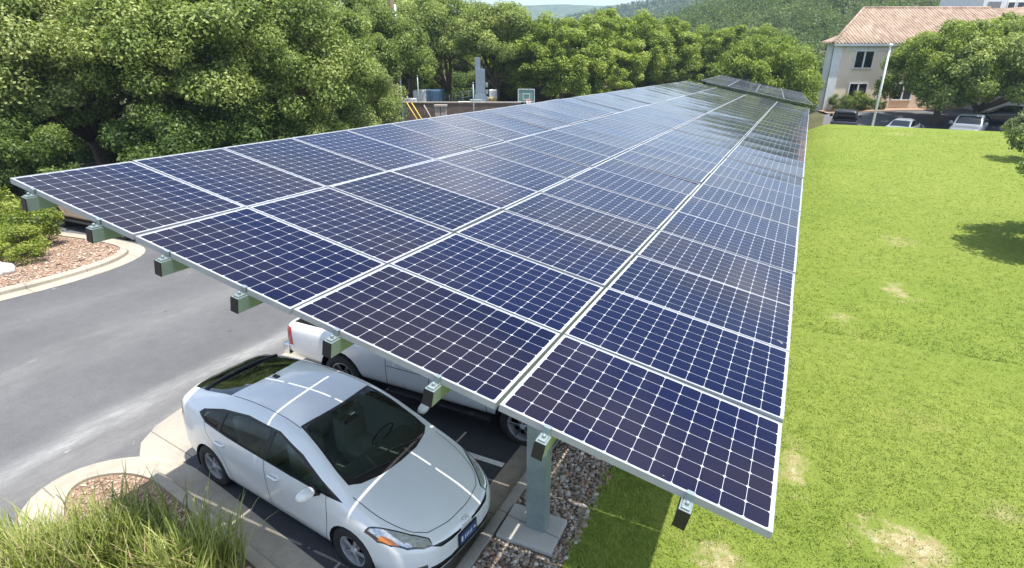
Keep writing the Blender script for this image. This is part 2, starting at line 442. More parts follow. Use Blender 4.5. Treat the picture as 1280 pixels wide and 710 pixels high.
patch('parking_lot', [(3, 45.2), (90, 45.2), (90, 76), (3, 76)], 0.02, MAT['lot'], (4, 1))
for k in range(13):
    y = 0.9+2.72*k-5.44
    if k in (2,): continue
    patch('stall_line', [(-1.1, y-0.05), (2.86, y-0.05), (2.86, y+0.05), (-1.1, y+0.05)], 0.005, MAT['paint'], (8, 2))
# painted stall ticks of the far lot
for px in (1016, 1022, 1100, 1160):
    x, y = spot(px, 47.5, 0.3)
    patch('lot_line', [(x-0.07, y-1.6), (x+0.07, y-1.6), (x+0.07, y+1.6), (x-0.07, y+1.6)], 0.026, MAT['paint'], (5, 1))

# planted islands: flat apron, raised kerb, mulch
isl_near = rounded([(3.3, -1.55), (3.3, 0.72), (1.65, 1.03), (-0.55, 1.47), (-1.4, 1.6), (-2.15, 1.35), (-2.6, 0.75), (-2.45, 0.05), (-1.6, -0.5), (-0.4, -0.85)], 2)
isl_far = rounded([(-24, -9), (-11.2, -9), (-11.0, 3.6), (-10.85, 5.2), (-11.2, 7.2), (-12.2, 8.45), (-14.0, 8.6), (-16.5, 8.3), (-24, 7.4)], 2)
for outl, apron, kw in ((isl_near, 0.36, 0.17), (isl_far, 0.45, 0.2)):
    patch('island_apron', outl, 0.006, MAT['conc'])
    a = offset_poly(outl, apron); b = offset_poly(outl, apron+kw)
    kerb_ring('island_kerb', a, b, 0.13, MAT['conc'])
    patch('mulch_bed', b, 0.09, MAT['mulch'])

# ------------------------------------------------------------------ countless small stuff: stones, grass, mulch
def scatter_blades(name, pts, hts, per, width, mat, lean=0.6, zoff=0.08, seed=1):
    r = np.random.default_rng(seed)
    n = len(pts)*per
    base = np.repeat(pts, per, 0)+np.c_[r.normal(0, 0.03, (n, 2))]
    hh = np.repeat(hts, per)*r.uniform(0.6, 1.25, n)
    az = r.uniform(0, 2*np.pi, n); ln = r.uniform(0.1, lean, n)*hh
    z = H(base[:, 0], base[:, 1])+zoff
    d = np.c_[np.cos(az), np.sin(az)]; s = np.c_[-d[:, 1], d[:, 0]]*width*r.uniform(0.6, 1.3, n)[:, None]
    v0 = np.c_[base-s, z]; v1 = np.c_[base+s, z]; v2 = np.c_[base+d*ln[:, None], z+hh]
    V = np.stack([v0, v1, v2], 1).reshape(-1, 3); F = np.arange(n*3).reshape(n, 3)
    t = np.repeat(r.uniform(0, 1, n), 3)
    return tag(link(name, np_mesh(name, V, F, False, None, t), None, (mat,)), kind='stuff')
def in_view(pts, m=420):
    X = (np.c_[pts, H(pts[:, 0], pts[:, 1])]-CAM) @ MW
    u = X[:, 0]/X[:, 2]*FPX+640; v = X[:, 1]/X[:, 2]*FPX+355
    return (X[:, 2] > 1) & (u > -m) & (u < 1280+m) & (v > -m) & (v < 710+m)
r = np.random.default_rng(3)
g1 = np.c_[r.uniform(4.3, 19, 150000), r.uniform(-5, 13, 150000)]
g2 = np.c_[r.uniform(4.8, 34, 62000), 11+32*r.random(62000)**1.35]
g1 = g1[r.random(len(g1)) > 0.93*sstep(3.0, 13.0, g1[:, 1])]; g1 = g1[in_view(g1)]; g2 = g2[in_view(g2)]
# thinner turf where the ground is worn
worn = [(7.95, 4.35, 0.55), (9.0, 14.9, 0.8), (7.6, 12.2, 0.5), (6.7, 5.4, 0.4), (6.0, 3.0, 0.4)]
def keep(p):
    k = np.ones(len(p), bool)
    for x, y, q in worn: k &= ~((np.hypot(p[:, 0]-x, p[:, 1]-y) < q) & (r.random(len(p)) < 0.8))
    return p[k]
g1 = keep(g1); g2 = keep(g2)
scatter_blades('lawn_grass', g1, r.uniform(0.03, 0.06, len(g1)), 3, 0.007, MAT['blade'], 1.6, 0.095, 4)
scatter_blades('far_lawn_grass', g2, r.uniform(0.03, 0.06, len(g2)), 3, 0.012, MAT['blade'], 1.6, 0.095, 5)

def stones(name, n, region, size, mat, zoff, seed, flat=0.7):
    r = np.random.default_rng(seed)
    bm = bmesh.new(); bmesh.ops.create_icosphere(bm, subdivisions=1, radius=1)
    iv = np.array([v.co[:] for v in bm.verts]); jf = np.array([[v.index for v in f.verts] for f in bm.faces]); bm.free()
    p = region(r, n); n = len(p); k = len(iv)
    sz = size*np.exp(r.normal(0, 0.4, n))
    sc = np.stack([r.uniform(0.7, 1.3, n), r.uniform(0.6, 1.1, n), r.uniform(0.45, 0.9, n)*flat/0.7], 1)*sz[:, None]
    V = iv[None]*(1+r.normal(0, 0.16, (n, k, 1)))*sc[:, None]
    a = r.uniform(0, 6.28, n); ca, sa = np.cos(a)[:, None], np.sin(a)[:, None]
    V = np.stack([V[:, :, 0]*ca-V[:, :, 1]*sa, V[:, :, 0]*sa+V[:, :, 1]*ca, V[:, :, 2]], 2)
    z = H(p[:, 0], p[:, 1])+zoff+sz*r.uniform(0.0, 0.5, n)
    V = V+np.c_[p, z][:, None]
    F = (jf[None]+(np.arange(n)*k)[:, None, None]).reshape(-1, 3)
    return tag(link(name, np_mesh(name, V.reshape(-1, 3), F, False, None, np.repeat(r.uniform(0, 1, n), k)), None, (mat,)), kind='stuff')
def M_stone():
    t = NT('river_stone'); at = t.node('ShaderNodeAttribute', attribute_name='tint').outputs['Fac']
    c = t.ramp(at, [(0.0, (0.09, 0.075, 0.065)), (0.2, (0.30, 0.18, 0.11)), (0.45, (0.30, 0.25, 0.2)), (0.7, (0.42, 0.36, 0.3)), (0.88, (0.60, 0.54, 0.46)), (1.0, (0.2, 0.18, 0.17))])
    c = t.mix(0.4, c, t.ramp(t.noise(t.obj(), 60, 4), [(0.3, 0.25), (0.7, 0.75)]), 'OVERLAY')
    t.color(c); t.set(Roughness=0.8); return t.m
MAT['stone'] = M_stone()
def reg_gravel(r, n):
    p = np.c_[r.uniform(3.43, 4.38, n), -4+34*r.random(n)**1.0]
    k = ~((abs(p[:, 0]-3.8) < 0.37) & (abs(p[:, 1]-2.53) < 0.31)); return p[k]
stones('gravel_stones', 46000, reg_gravel, 0.0185, MAT['stone'], 0.08, 11)
def M_chip():
    t = NT('mulch_chip'); at = t.node('ShaderNodeAttribute', attribute_name='tint').outputs['Fac']
    t.color(t.ramp(at, [(0.0, (0.2, 0.125, 0.085)), (0.5, (0.44, 0.31, 0.23)), (1.0, (0.62, 0.5, 0.39))])); t.set(Roughness=0.9); return t.m
MAT['chip'] = M_chip()
def in_poly(p, poly):
    x, y = p[:, 0], p[:, 1]; ins = np.zeros(len(p), bool); n = len(poly)
    for i in range(n):
        x0, y0 = poly[i]; x1, y1 = poly[(i+1) % n]
        c = ((y0 > y) != (y1 > y)); ins ^= c & (x < (x1-x0)*(y-y0)/((y1-y0) if y1 != y0 else 1e-9)+x0)
    return ins
def reg_m1(r, n):
    p = np.c_[r.uniform(-2.4, 1.5, n), r.uniform(-1, 1.2, n)]; return p[in_poly(p, offset_poly(isl_near, 0.56))]
def reg_m2(r, n):
    p = np.c_[r.uniform(-18, -11, n), r.uniform(2, 8.5, n)]; return p[in_poly(p, offset_poly(isl_far, 0.68))]
stones('bark_mulch', 7000, reg_m1, 0.016, MAT['chip'], 0.095, 12, 0.35)
stones('island_bark_mulch', 14000, reg_m2, 0.024, MAT['chip'], 0.095, 13, 0.35)
# concrete footing under the first post
bm = bmesh.new(); box(bm, (0, 0, 0), (0.72, 0.58, 0.26), bevel=0.012)
o = bm_obj('concrete_footing', bm, MAT['pad']); o.location = (3.8, 2.53, h(3.8, 2.53)+0.02); o.rotation_euler = (0, 0, 0.03)
tag(o, 'square grey concrete footing set in gravel under the canopy post', 'footing')
# ------------------------------------------------------------------ solar carport
AX = np.array([0.9821, -0.0047, -0.1885]); AY = np.array([0.0, 0.9997, -0.025]); AN = np.array([0.1886, 0.0246, 0.9818])
def M_panel():
    t = NT('solar_cells')
    uv = t.node('ShaderNodeUVMap', uv_map='cells').outputs['UV']
    s = t.node('ShaderNodeSeparateXYZ'); t.link(uv, s.inputs[0])
    def centred(o): return t.math('ABSOLUTE', t.math('SUBTRACT', t.math('FRACT', o), 0.5))
    a, b = centred(s.outputs['X']), centred(s.outputs['Y'])
    m = t.math('MAXIMUM', a, b); q = t.math('ADD', a, b)
    line = t.math('GREATER_THAN', m, 0.4895); dia = t.math('GREATER_THAN', q, 0.90)
    w = t.math('MAXIMUM', line, dia)
    def outside(o, n): return t.math('MAXIMUM', t.math('LESS_THAN', o, 0.0), t.math('GREATER_THAN', o, n))
    w = t.math('MAXIMUM', w, t.math('MAXIMUM', outside(s.outputs['X'], 12.0), outside(s.outputs['Y'], 8.0)))
    rnd = t.node('ShaderNodeObjectInfo').outputs['Random']
    cell = t.node('ShaderNodeTexWhiteNoise', noise_dimensions='3D')
    fl = t.node('ShaderNodeVectorMath', operation='FLOOR'); t.link(uv, fl.inputs[0])
    cmb = t.node('ShaderNodeVectorMath', operation='ADD'); t.link(fl.outputs[0], cmb.inputs[0])
    cx = t.node('ShaderNodeCombineXYZ'); t.link(t.math('MULTIPLY', rnd, 97.0), cx.inputs['Z']); t.link(cx.outputs[0], cmb.inputs[1]); t.link(cmb.outputs[0], cell.inputs['Vector'])
    base = t.ramp(t.math('ADD', t.math('MULTIPLY', rnd, 0.86), t.math('MULTIPLY', cell.outputs['Value'], 0.14)),
                  [(0.0, (0.002, 0.005, 0.036)), (0.4, (0.002, 0.004, 0.024)), (0.62, (0.003, 0.006, 0.040)), (0.85, (0.003, 0.005, 0.03)), (1.0, (0.007, 0.006, 0.026))])
    # coating tint plus glare painted into the cell colour, drifting blue to purple-brown
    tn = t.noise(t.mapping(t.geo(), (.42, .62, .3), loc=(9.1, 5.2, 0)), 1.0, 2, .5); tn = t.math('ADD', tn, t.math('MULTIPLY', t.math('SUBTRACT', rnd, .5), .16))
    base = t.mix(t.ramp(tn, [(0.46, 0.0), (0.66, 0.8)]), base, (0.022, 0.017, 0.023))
    # thin even dust film
    dust = t.ramp(t.noise(t.geo(), 0.5, 5, 0.6), [(0.35, 0.0005), (0.75, 0.006)])
    base = t.mix(dust, base, (0.4, 0.38, 0.35))
    drop = t.ramp(t.noise(t.geo(), 11, 2, 0.5), [(0.775, 0.0), (0.79, 0.5)]); base = t.mix(drop, base, (.5, .48, .44))
    t.color(t.mix(w, base, (0.44, 0.46, 0.49)))
    t.set(Roughness=0.06, IOR=1.27, Sheen_Weight=0.0, Sheen_Roughness=0.4)
    r = t.math('ADD', t.math('MULTIPLY', t.noise(t.geo(), 1.4, 4, 0.6), 0.06), 0.05); t.link(r, t.b.inputs['Roughness'])
    return t.m
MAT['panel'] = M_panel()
PW, PL, PT = 1.554, 1.045, 0.046   # panel size, frame depth
CP, RP = 1.58, 1.06
MAT['backsheet'] = M_plain('white_backsheet', (0.72, 0.73, 0.72), 0.5, 0, .04)
def panel_meshes():
    # laminate with the cell grid laid out in a uv map
    # glass laminate, sagging a few millimetres between the frame sides, with the cell grid in a uv map
    mx, my = 0.021, 0.018
    cx, cy = (PW-2*mx)/12, (PL-2*my)/8
    NX, NY = 12, 8
    gx = np.linspace(0.006, PW-0.006, NX+1); gy = np.linspace(0.006, PL-0.006, NY+1)
    GX, GY = np.meshgrid(gx, gy)
    Z = 0.0435-0.0035*np.sin(np.pi*GX/PW)*np.sin(np.pi*GY/PL)
    V = np.stack([GX.ravel(), GY.ravel(), Z.ravel()], 1)
    q = (np.arange(NY)[:, None]*(NX+1)+np.arange(NX)[None]).ravel()
    me = np_mesh('laminate', V, np.stack([q, q+1, q+NX+2, q+NX+1], 1), True)
    uv = me.uv_layers.new(name='cells')
    li = np.zeros(len(me.loops), np.int32); me.loops.foreach_get('vertex_index', li)
    uv.data.foreach_set('uv', np.stack([(V[li, 0]-mx)/cx, (V[li, 1]-my)/cy], 1).astype(np.float32).ravel())
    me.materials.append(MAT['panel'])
    bm = bmesh.new()
    w = 0.010
    for c, s in (((PW/2, w/2, PT/2), (PW, w, PT)), ((PW/2, PL-w/2, PT/2), (PW, w, PT)), ((w/2, PL/2, PT/2), (w, PL-2*w, PT)), ((PW-w/2, PL/2, PT/2), (w, PL-2*w, PT))):
        box(bm, c, s)
    box(bm, (PW/2, PL/2, 0.033), (PW-2*w, PL-2*w, 0.004), mi=1)   # back sheet
    f = bpy.data.meshes.new('panel_frame'); bm.to_mesh(f); bm.free(); f.materials.append(MAT['alu']); f.materials.append(MAT['backsheet'])
    return me, f
LAM, FRM = panel_meshes()
PUR = (0.35, 1.18, 1.96, 2.73, 3.55, 4.33, 5.07, 5.89)

def carport(loc, rz, rows, label, posts, detail=True):
    rt = thing('solar_carport', label, 'solar canopy', loc, rz, 'solar canopies over the parking bays')
    B = Matrix(((AX[0], AY[0], AN[0], 0), (AX[1], AY[1], AN[1], 0), (AX[2], AY[2], AN[2], 0), (0, 0, 0, 1)))
    rr = np.random.default_rng(int(rows*7))
    cells = [(j, i) for j in range(rows) for i in range(4)]
    def place(j, i):
        tilt = Matrix.Rotation(rr.normal(0, 0.005), 4, 'X') @ Matrix.Rotation(rr.normal(0, 0.005), 4, 'Y')
        return B @ Matrix.Translation((i*CP+0.014, j*RP+0.008, -0.044)) @ tilt
    for k, (j, i) in enumerate(cells[:100]):
        p = bpy.data.objects.new('solar_panel', LAM); COL.objects.link(p); p.parent = rt; p.matrix_local = place(j, i)
        f = bpy.data.objects.new('panel_frame', FRM); COL.objects.link(f); f.parent = p
    if len(cells) > 100:     # the farthest rows
        V = []; F = []; UV = []; MI = []
        lv = np.array([v.co[:] for v in LAM.vertices]); luv = [tuple(d.uv) for d in LAM.uv_layers[0].data]; lf = [list(p.vertices) for p in LAM.polygons]
        fv = np.array([v.co[:] for v in FRM.vertices]); ff = [list(p.vertices) for p in FRM.polygons]; fm = [p.material_index for p in FRM.polygons]
        for j, i in cells[100:]:
            m = np.array(place(j, i))
            for src, faces, mi in ((lv, lf, 0), (fv, ff, 1)):
                o = len(V); V += (src @ m[:3, :3].T+m[:3, 3]).tolist()
                for w_, q in enumerate(faces):
                    F.append([a+o for a in q]); MI.append(0 if mi == 0 else 1+fm[w_])
                UV += luv if mi == 0 else [(0, 0)]*(4*len(faces))
        me = np_mesh('far_solar_panels', V, np.array(F), False, MI); me.polygons.foreach_set('use_smooth', np.array(MI) == 0)
        ul = me.uv_layers.new(name='cells'); ul.data.foreach_set('uv', np.array(UV, np.float32).ravel())
        o = link('far_solar_panels', me, rt, (MAT['panel'], MAT['alu'], MAT['backsheet'])); o['kind'] = 'stuff'
    L = rows*RP
    # purlins: cold-formed channels with a black end cap and a clamp
    for s in PUR:
        bm = bmesh.new()
        for c, sz in (((s, L/2, -0.056), (0.064, L+0.16, 0.006)), ((s, L/2, -0.163), (0.064, L+0.16, 0.006)), ((s+0.0295, L/2, -0.1095), (0.005, L+0.155, 0.101))):
            box(bm, c, sz)
        bm.transform(B); p = bm_obj('purlin', bm, MAT['galv'], rt)
        if detail:
            bm = bmesh.new(); box(bm, (s, -0.083, -0.1095), (0.068, 0.006, 0.113)); bm.transform(B); bm_obj('end_cap', bm, MAT['black'], p)
            bm = bmesh.new(); box(bm, (s, -0.03, -0.046), (0.045, 0.08, 0.012), bevel=0.003); box(bm, (s, -0.006, -0.018), (0.04, 0.010, 0.05)); box(bm, (s, 0.004, 0.0055), (0.04, 0.028, 0.005))
            lathe(bm, [(0, 0.0), (0.011, 0.0), (0.011, 0.022), (0, 0.022)], 6, 'Z', Matrix.Translation((s, -0.04, -0.04)))
            bm.transform(B); bm_obj('end_clamp', bm, MAT['galv'], p)
    # posts with a tapered cantilever beam under the purlins
    inv = Matrix.Translation(loc) @ Matrix.Rotation(rz, 4, 'Z')
    for y in posts:
        bm = bmesh.new()
        for sx in (0.3, 5.95):
            pass
        top = -0.168
        for z0, z1, w in ((top-0.012, top, 0.16), ):
            box(bm, (3.13, y, (z0+z1)/2), (6.0, w, z1-z0))
        def web(x0, x1, d0, d1):
            vs = [bm.verts.new(c) for c in ((x0, y-0.006, top-0.012), (x1, y-0.006, top-0.012), (x1, y-0.006, top-d1), (x0, y-0.006, top-d0), (x0, y+0.006, top-0.012), (x1, y+0.006, top-0.012), (x1, y+0.006, top-d1), (x0, y+0.006, top-d0))]
            for q in ((0, 1, 2, 3), (7, 6, 5, 4), (3, 2, 6, 7), (0, 3, 7, 4), (1, 5, 6, 2)): bm.faces.new([vs[a] for a in q])
            fl = [bm.verts.new(c) for c in ((x0, y-0.08, top-d0), (x1, y-0.08, top-d1), (x1, y+0.08, top-d1), (x0, y+0.08, top-d0), (x0, y-0.08, top-d0-0.012), (x1, y-0.08, top-d1-0.012), (x1, y+0.08, top-d1-0.012), (x0, y+0.08, top-d0-0.012))]
            for q in ((3, 2, 1, 0), (4, 5, 6, 7), (0, 1, 5, 4), (2, 3, 7, 6), (1, 2, 6, 5), (3, 0, 4, 7)): bm.faces.new([fl[a] for a in q])
        web(0.13, 3.75, 0.14, 0.36); web(3.75, 6.13, 0.36, 0.14)
        bm.transform(B); bm_obj('cantilever_beam', bm, MAT['galv'], rt)
        px, py = 3.855, y*AY[1]
        ptop = -0.30+AX[2]/AX[0]*px-0.025*y
        wp = inv @ Vector((px, py, 0)); zg = h(wp.x, wp.y)-loc[2]
        bm = bmesh.new(); box(bm, (px, py, (ptop+zg)/2), (0.25, 0.17, ptop-zg), bevel=0.012)
        p = bm_obj('post', bm, MAT['galv'], rt)
    return rt
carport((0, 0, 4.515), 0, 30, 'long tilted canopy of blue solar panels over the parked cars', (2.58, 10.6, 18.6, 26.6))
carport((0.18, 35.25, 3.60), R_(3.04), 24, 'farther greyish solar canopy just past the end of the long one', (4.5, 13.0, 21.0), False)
# ------------------------------------------------------------------ vehicles: lofted bodies with openings cut along drawn outlines
def catmull(P, n):
    P = np.asarray(P, float); k = len(P)
    d = np.r_[0, np.cumsum(np.linalg.norm(np.diff(P, axis=0), axis=1)+1e-6)]
    t = np.linspace(0, d[-1], n); out = np.zeros((n, P.shape[1]))
    m = np.zeros_like(P)
    for i in range(k):
        a, b = max(i-1, 0), min(i+1, k-1); m[i] = (P[b]-P[a])/(d[b]-d[a])
    idx = np.clip(np.searchsorted(d, t, side='right')-1, 0, k-2)
    h_ = (d[idx+1]-d[idx])[:, None]; s = ((t-d[idx])/(d[idx+1]-d[idx]))[:, None]
    return (2*s**3-3*s**2+1)*P[idx]+(s**3-2*s**2+s)*h_*m[idx]+(-2*s**3+3*s**2)*P[idx+1]+(s**3-s**2)*h_*m[idx+1]
def loft(st, nx=90, ns=36):
    """st: list of (x, [(w,z)...]) front to back; returns bmesh of the full mirrored skin"""
    K = len(st[0][1])
    xs_ = np.array([s[0] for s in st])
    S = np.array([[x, *np.array(p).ravel()] for x, p in st])
    # resample along x by arc position of stations
    D = catmull(S, nx)
    bm = bmesh.new(); rows = []
    for r_ in D:
        x = r_[0]; pts = r_[1:].reshape(K, 2)
        c = catmull(pts, ns); c[:, 0] = np.maximum(c[:, 0], 0)
        c[0, 0] = 0; c[-1, 0] = 0
        left = [bm.verts.new((x, w, z)) for w, z in c]
        right = [left[0]]+[bm.verts.new((x, -w, z)) for w, z in c[1:-1]]+[left[-1]]
        rows.append((left, right))
    for (l0, r0), (l1, r1) in zip(rows, rows[1:]):
        for i in range(ns-1):
            bm.faces.new((l0[i], l0[i+1], l1[i+1], l1[i])); bm.faces.new((r0[i], r1[i], r1[i+1], r0[i+1]))
    for l, r in (rows[0], rows[-1]):
        bm.faces.new(l+r[-2:0:-1])
    bmesh.ops.recalc_face_normals(bm, faces=bm.faces[:])
    for f in bm.faces: f.smooth = True
    return bm
def pip(x, y, poly):
    ins = False; n = len(poly)
    for i in range(n):
        x0, y0 = poly[i]; x1, y1 = poly[(i+1) % n]
        if (y0 > y) != (y1 > y) and x < (x1-x0)*(y-y0)/(y1-y0)+x0: ins = not ins
    return ins
def carve(bm, poly, ax, cond, mi):
    """cut the outline of poly (in the two axes ax) into the skin and give the faces inside material mi"""
    i, j = ax; k = 3-i-j
    lo = (min(p[0] for p in poly)-0.03, min(p[1] for p in poly)-0.03); hi = (max(p[0] for p in poly)+0.03, max(p[1] for p in poly)+0.03)
    def near(f):
        a = [v.co[i] for v in f.verts]; b = [v.co[j] for v in f.verts]
        return max(a) > lo[0] and min(a) < hi[0] and max(b) > lo[1] and min(b) < hi[1] and cond(f)
    n = len(poly)
    for q in range(n):
        p0, p1 = poly[q], poly[(q+1) % n]
        no = [0, 0, 0]; no[i] = p1[1]-p0[1]; no[j] = -(p1[0]-p0[0])
        co = [0, 0, 0]; co[i], co[j] = p0
        fs = [f for f in bm.faces if near(f)]
        es = list({e for f in fs for e in f.edges}); vs = list({v for f in fs for v in f.verts})
        bmesh.ops.bisect_plane(bm, geom=vs+es+fs, dist=1e-5, plane_co=co, plane_no=no)
    hit = []
    for f in bm.faces:
        if near(f):
            c = f.calc_center_median()
            if pip(c[i], c[j], poly): f.material_index = mi; hit.append(f)
    return hit
def split_parts(bm, table, root, shell_name='body', inset=None):
    """table: mi -> (name, material, push, label); returns dict of objects. Index 0 stays the body"""
    objs = {}
    for mi, spec in table.items():
        fs = [f for f in bm.faces if f.material_index == mi]
        if not fs: continue
        # separate islands become separate parts
        todo = set(fs); isl = []
        while todo:
            s = [todo.pop()]; cur = [s[0]]
            while s:
                f = s.pop()
                for e in f.edges:
                    for g in e.link_faces:
                        if g in todo: todo.discard(g); s.append(g); cur.append(g)
            isl.append(cur)
        for cur in isl:
            if sum(f.calc_area() for f in cur) < 2e-4: continue
            nb = bmesh.new(); vm = {}
            for f in cur:
                for v in f.verts:
                    if v not in vm: vm[v] = nb.verts.new(v.co+v.normal*spec[2])
                g = nb.faces.new([vm[v] for v in f.verts]); g.smooth = True
            me = bpy.data.meshes.new(spec[0]); nb.normal_update(); nb.to_mesh(me); nb.free()
            o = link(spec[0], me, root, (spec[1],))
            objs.setdefault(spec[0], []).append(o)
        bmesh.ops.delete(bm, geom=fs, context='FACES')
    return objs
def seam(bvh, pts, d, width, off=0.0015):
    """a thin ribbon laid on the skin along pts (projected along direction d)"""
    P = []
    pts = [Vector(p) for p in pts]
    dense = []
    if len(pts) > 3:
        L_ = sum((b-a).length for a, b in zip(pts, pts[1:]))
        pts = [Vector(q) for q in catmull(np.array([list(q) for q in pts]), max(8, int(L_/.05)))]
    for a, b in zip(pts, pts[1:]):
        n = max(2, int((b-a).length/0.04))
        dense += [a.lerp(b, t/n) for t in range(n)]
    dense.append(pts[-1])
    for p in dense:
        loc, nor, _, _ = bvh.ray_cast(p-Vector(d)*3, Vector(d))
        if loc is not None:
            if nor.dot(Vector(d)) > 0: nor = -nor
            P.append((loc, nor))
    V = []; F = []
    for i, (c, n) in enumerate(P):
        t = (P[min(i+1, len(P)-1)][0]-P[max(i-1, 0)][0]).normalized()
        s = n.cross(t).normalized()*width/2
        V += [c+s+n*off, c-s+n*off]
        if i: F.append((2*i-2, 2*i-1, 2*i+1, 2*i))
    return V, F
def seams_obj(name, bm_src, lines, mat, root, width=0.007):
    bvh = BVHTree.FromBMesh(bm_src)
    V = []; F = []
    for pts, d in lines:
        v, f = seam(bvh, pts, d, width); o = len(V); V += v; F += [tuple(a+o for a in q) for q in f]
    if not F: return
    return link(name, np_mesh(name, [tuple(v) for v in V], np.array(F)), root, (mat,))
def wheel(parent, x, y, R, w, spokes=5, rim_mat='rim', steer=0.0):
    s = 1 if y > 0 else -1
    e = bpy.data.objects.new('wheel', None); COL.objects.link(e); e.parent = parent; e.location = (x, y, R); e.rotation_euler = (0, 0, steer)
    e.empty_display_size = 0.2
    bm = bmesh.new(); rr = R*0.66
    lathe(bm, [(rr*0.96, -w*0.45), (rr*1.04, -w/2), (R*0.93, -w/2), (R*0.985, -w*0.4), (R, -w*0.25), (R, w*0.25), (R*0.985, w*0.4), (R*0.93, w/2), (rr*1.04, w/2), (rr*0.96, w*0.45)], 40, 'Y', closed=True)
    bm_obj('tyre', bm, MAT['rubber'], e)
    bm = bmesh.new()
    # barrel, lip, dished spokes, hub
    lathe(bm, [(rr*0.99, -w*0.45), (rr*0.99, w*0.40), (rr*0.90, w*0.42), (rr*0.90, -w*0.3)], 36, 'Y', closed=True)
    lathe(bm, [(0.0, w*0.38), (rr*0.17, w*0.37), (rr*0.23, w*0.30), (rr*0.24, w*0.05)], 24, 'Y')
    for k in range(spokes):
        for da in (-0.16, 0.16):
            a = 2*math.pi*k/spokes+da
            m = Matrix.Rotation(-a, 4, 'Y')
            box(bm, (rr*0.55, w*0.33, 0), (rr*0.75, 0.02, rr*0.13), mat=m @ Matrix.Rotation(da*0.9, 4, 'Y'))
    lathe(bm, [(0.0, -w*0.1), (rr*0.9, -w*0.1)], 24, 'Y', mi=1)
    if s < 0: bmesh.ops.scale(bm, vec=(1, -1, 1), verts=bm.verts[:])
    bm_obj('rim', bm, (MAT[rim_mat], MAT['dark']), e, angle=35)
    return e
def circ(x, z, r, n=18, flat=None):
    return [(x+r*math.cos(2*math.pi*k/n), z+r*math.sin(2*math.pi*k/n)) for k in range(n)]

def wheel_wells(root, xs_, z, r, w_in, w_out):
    for x in xs_:
        for s in (1, -1):
            bm = bmesh.new(); n = 20
            prev = None
            for k in range(n+1):
                a = -0.35+(math.pi+0.7)*k/n
                ring = [bm.verts.new((x+r*math.cos(a), s*y, z+r*math.sin(a))) for y in (w_in, w_out)]
                if prev: bm.faces.new((prev[0], prev[1], ring[1], ring[0]))
                prev = ring
            bm_obj('wheel_well', bm, MAT['dark'], root)

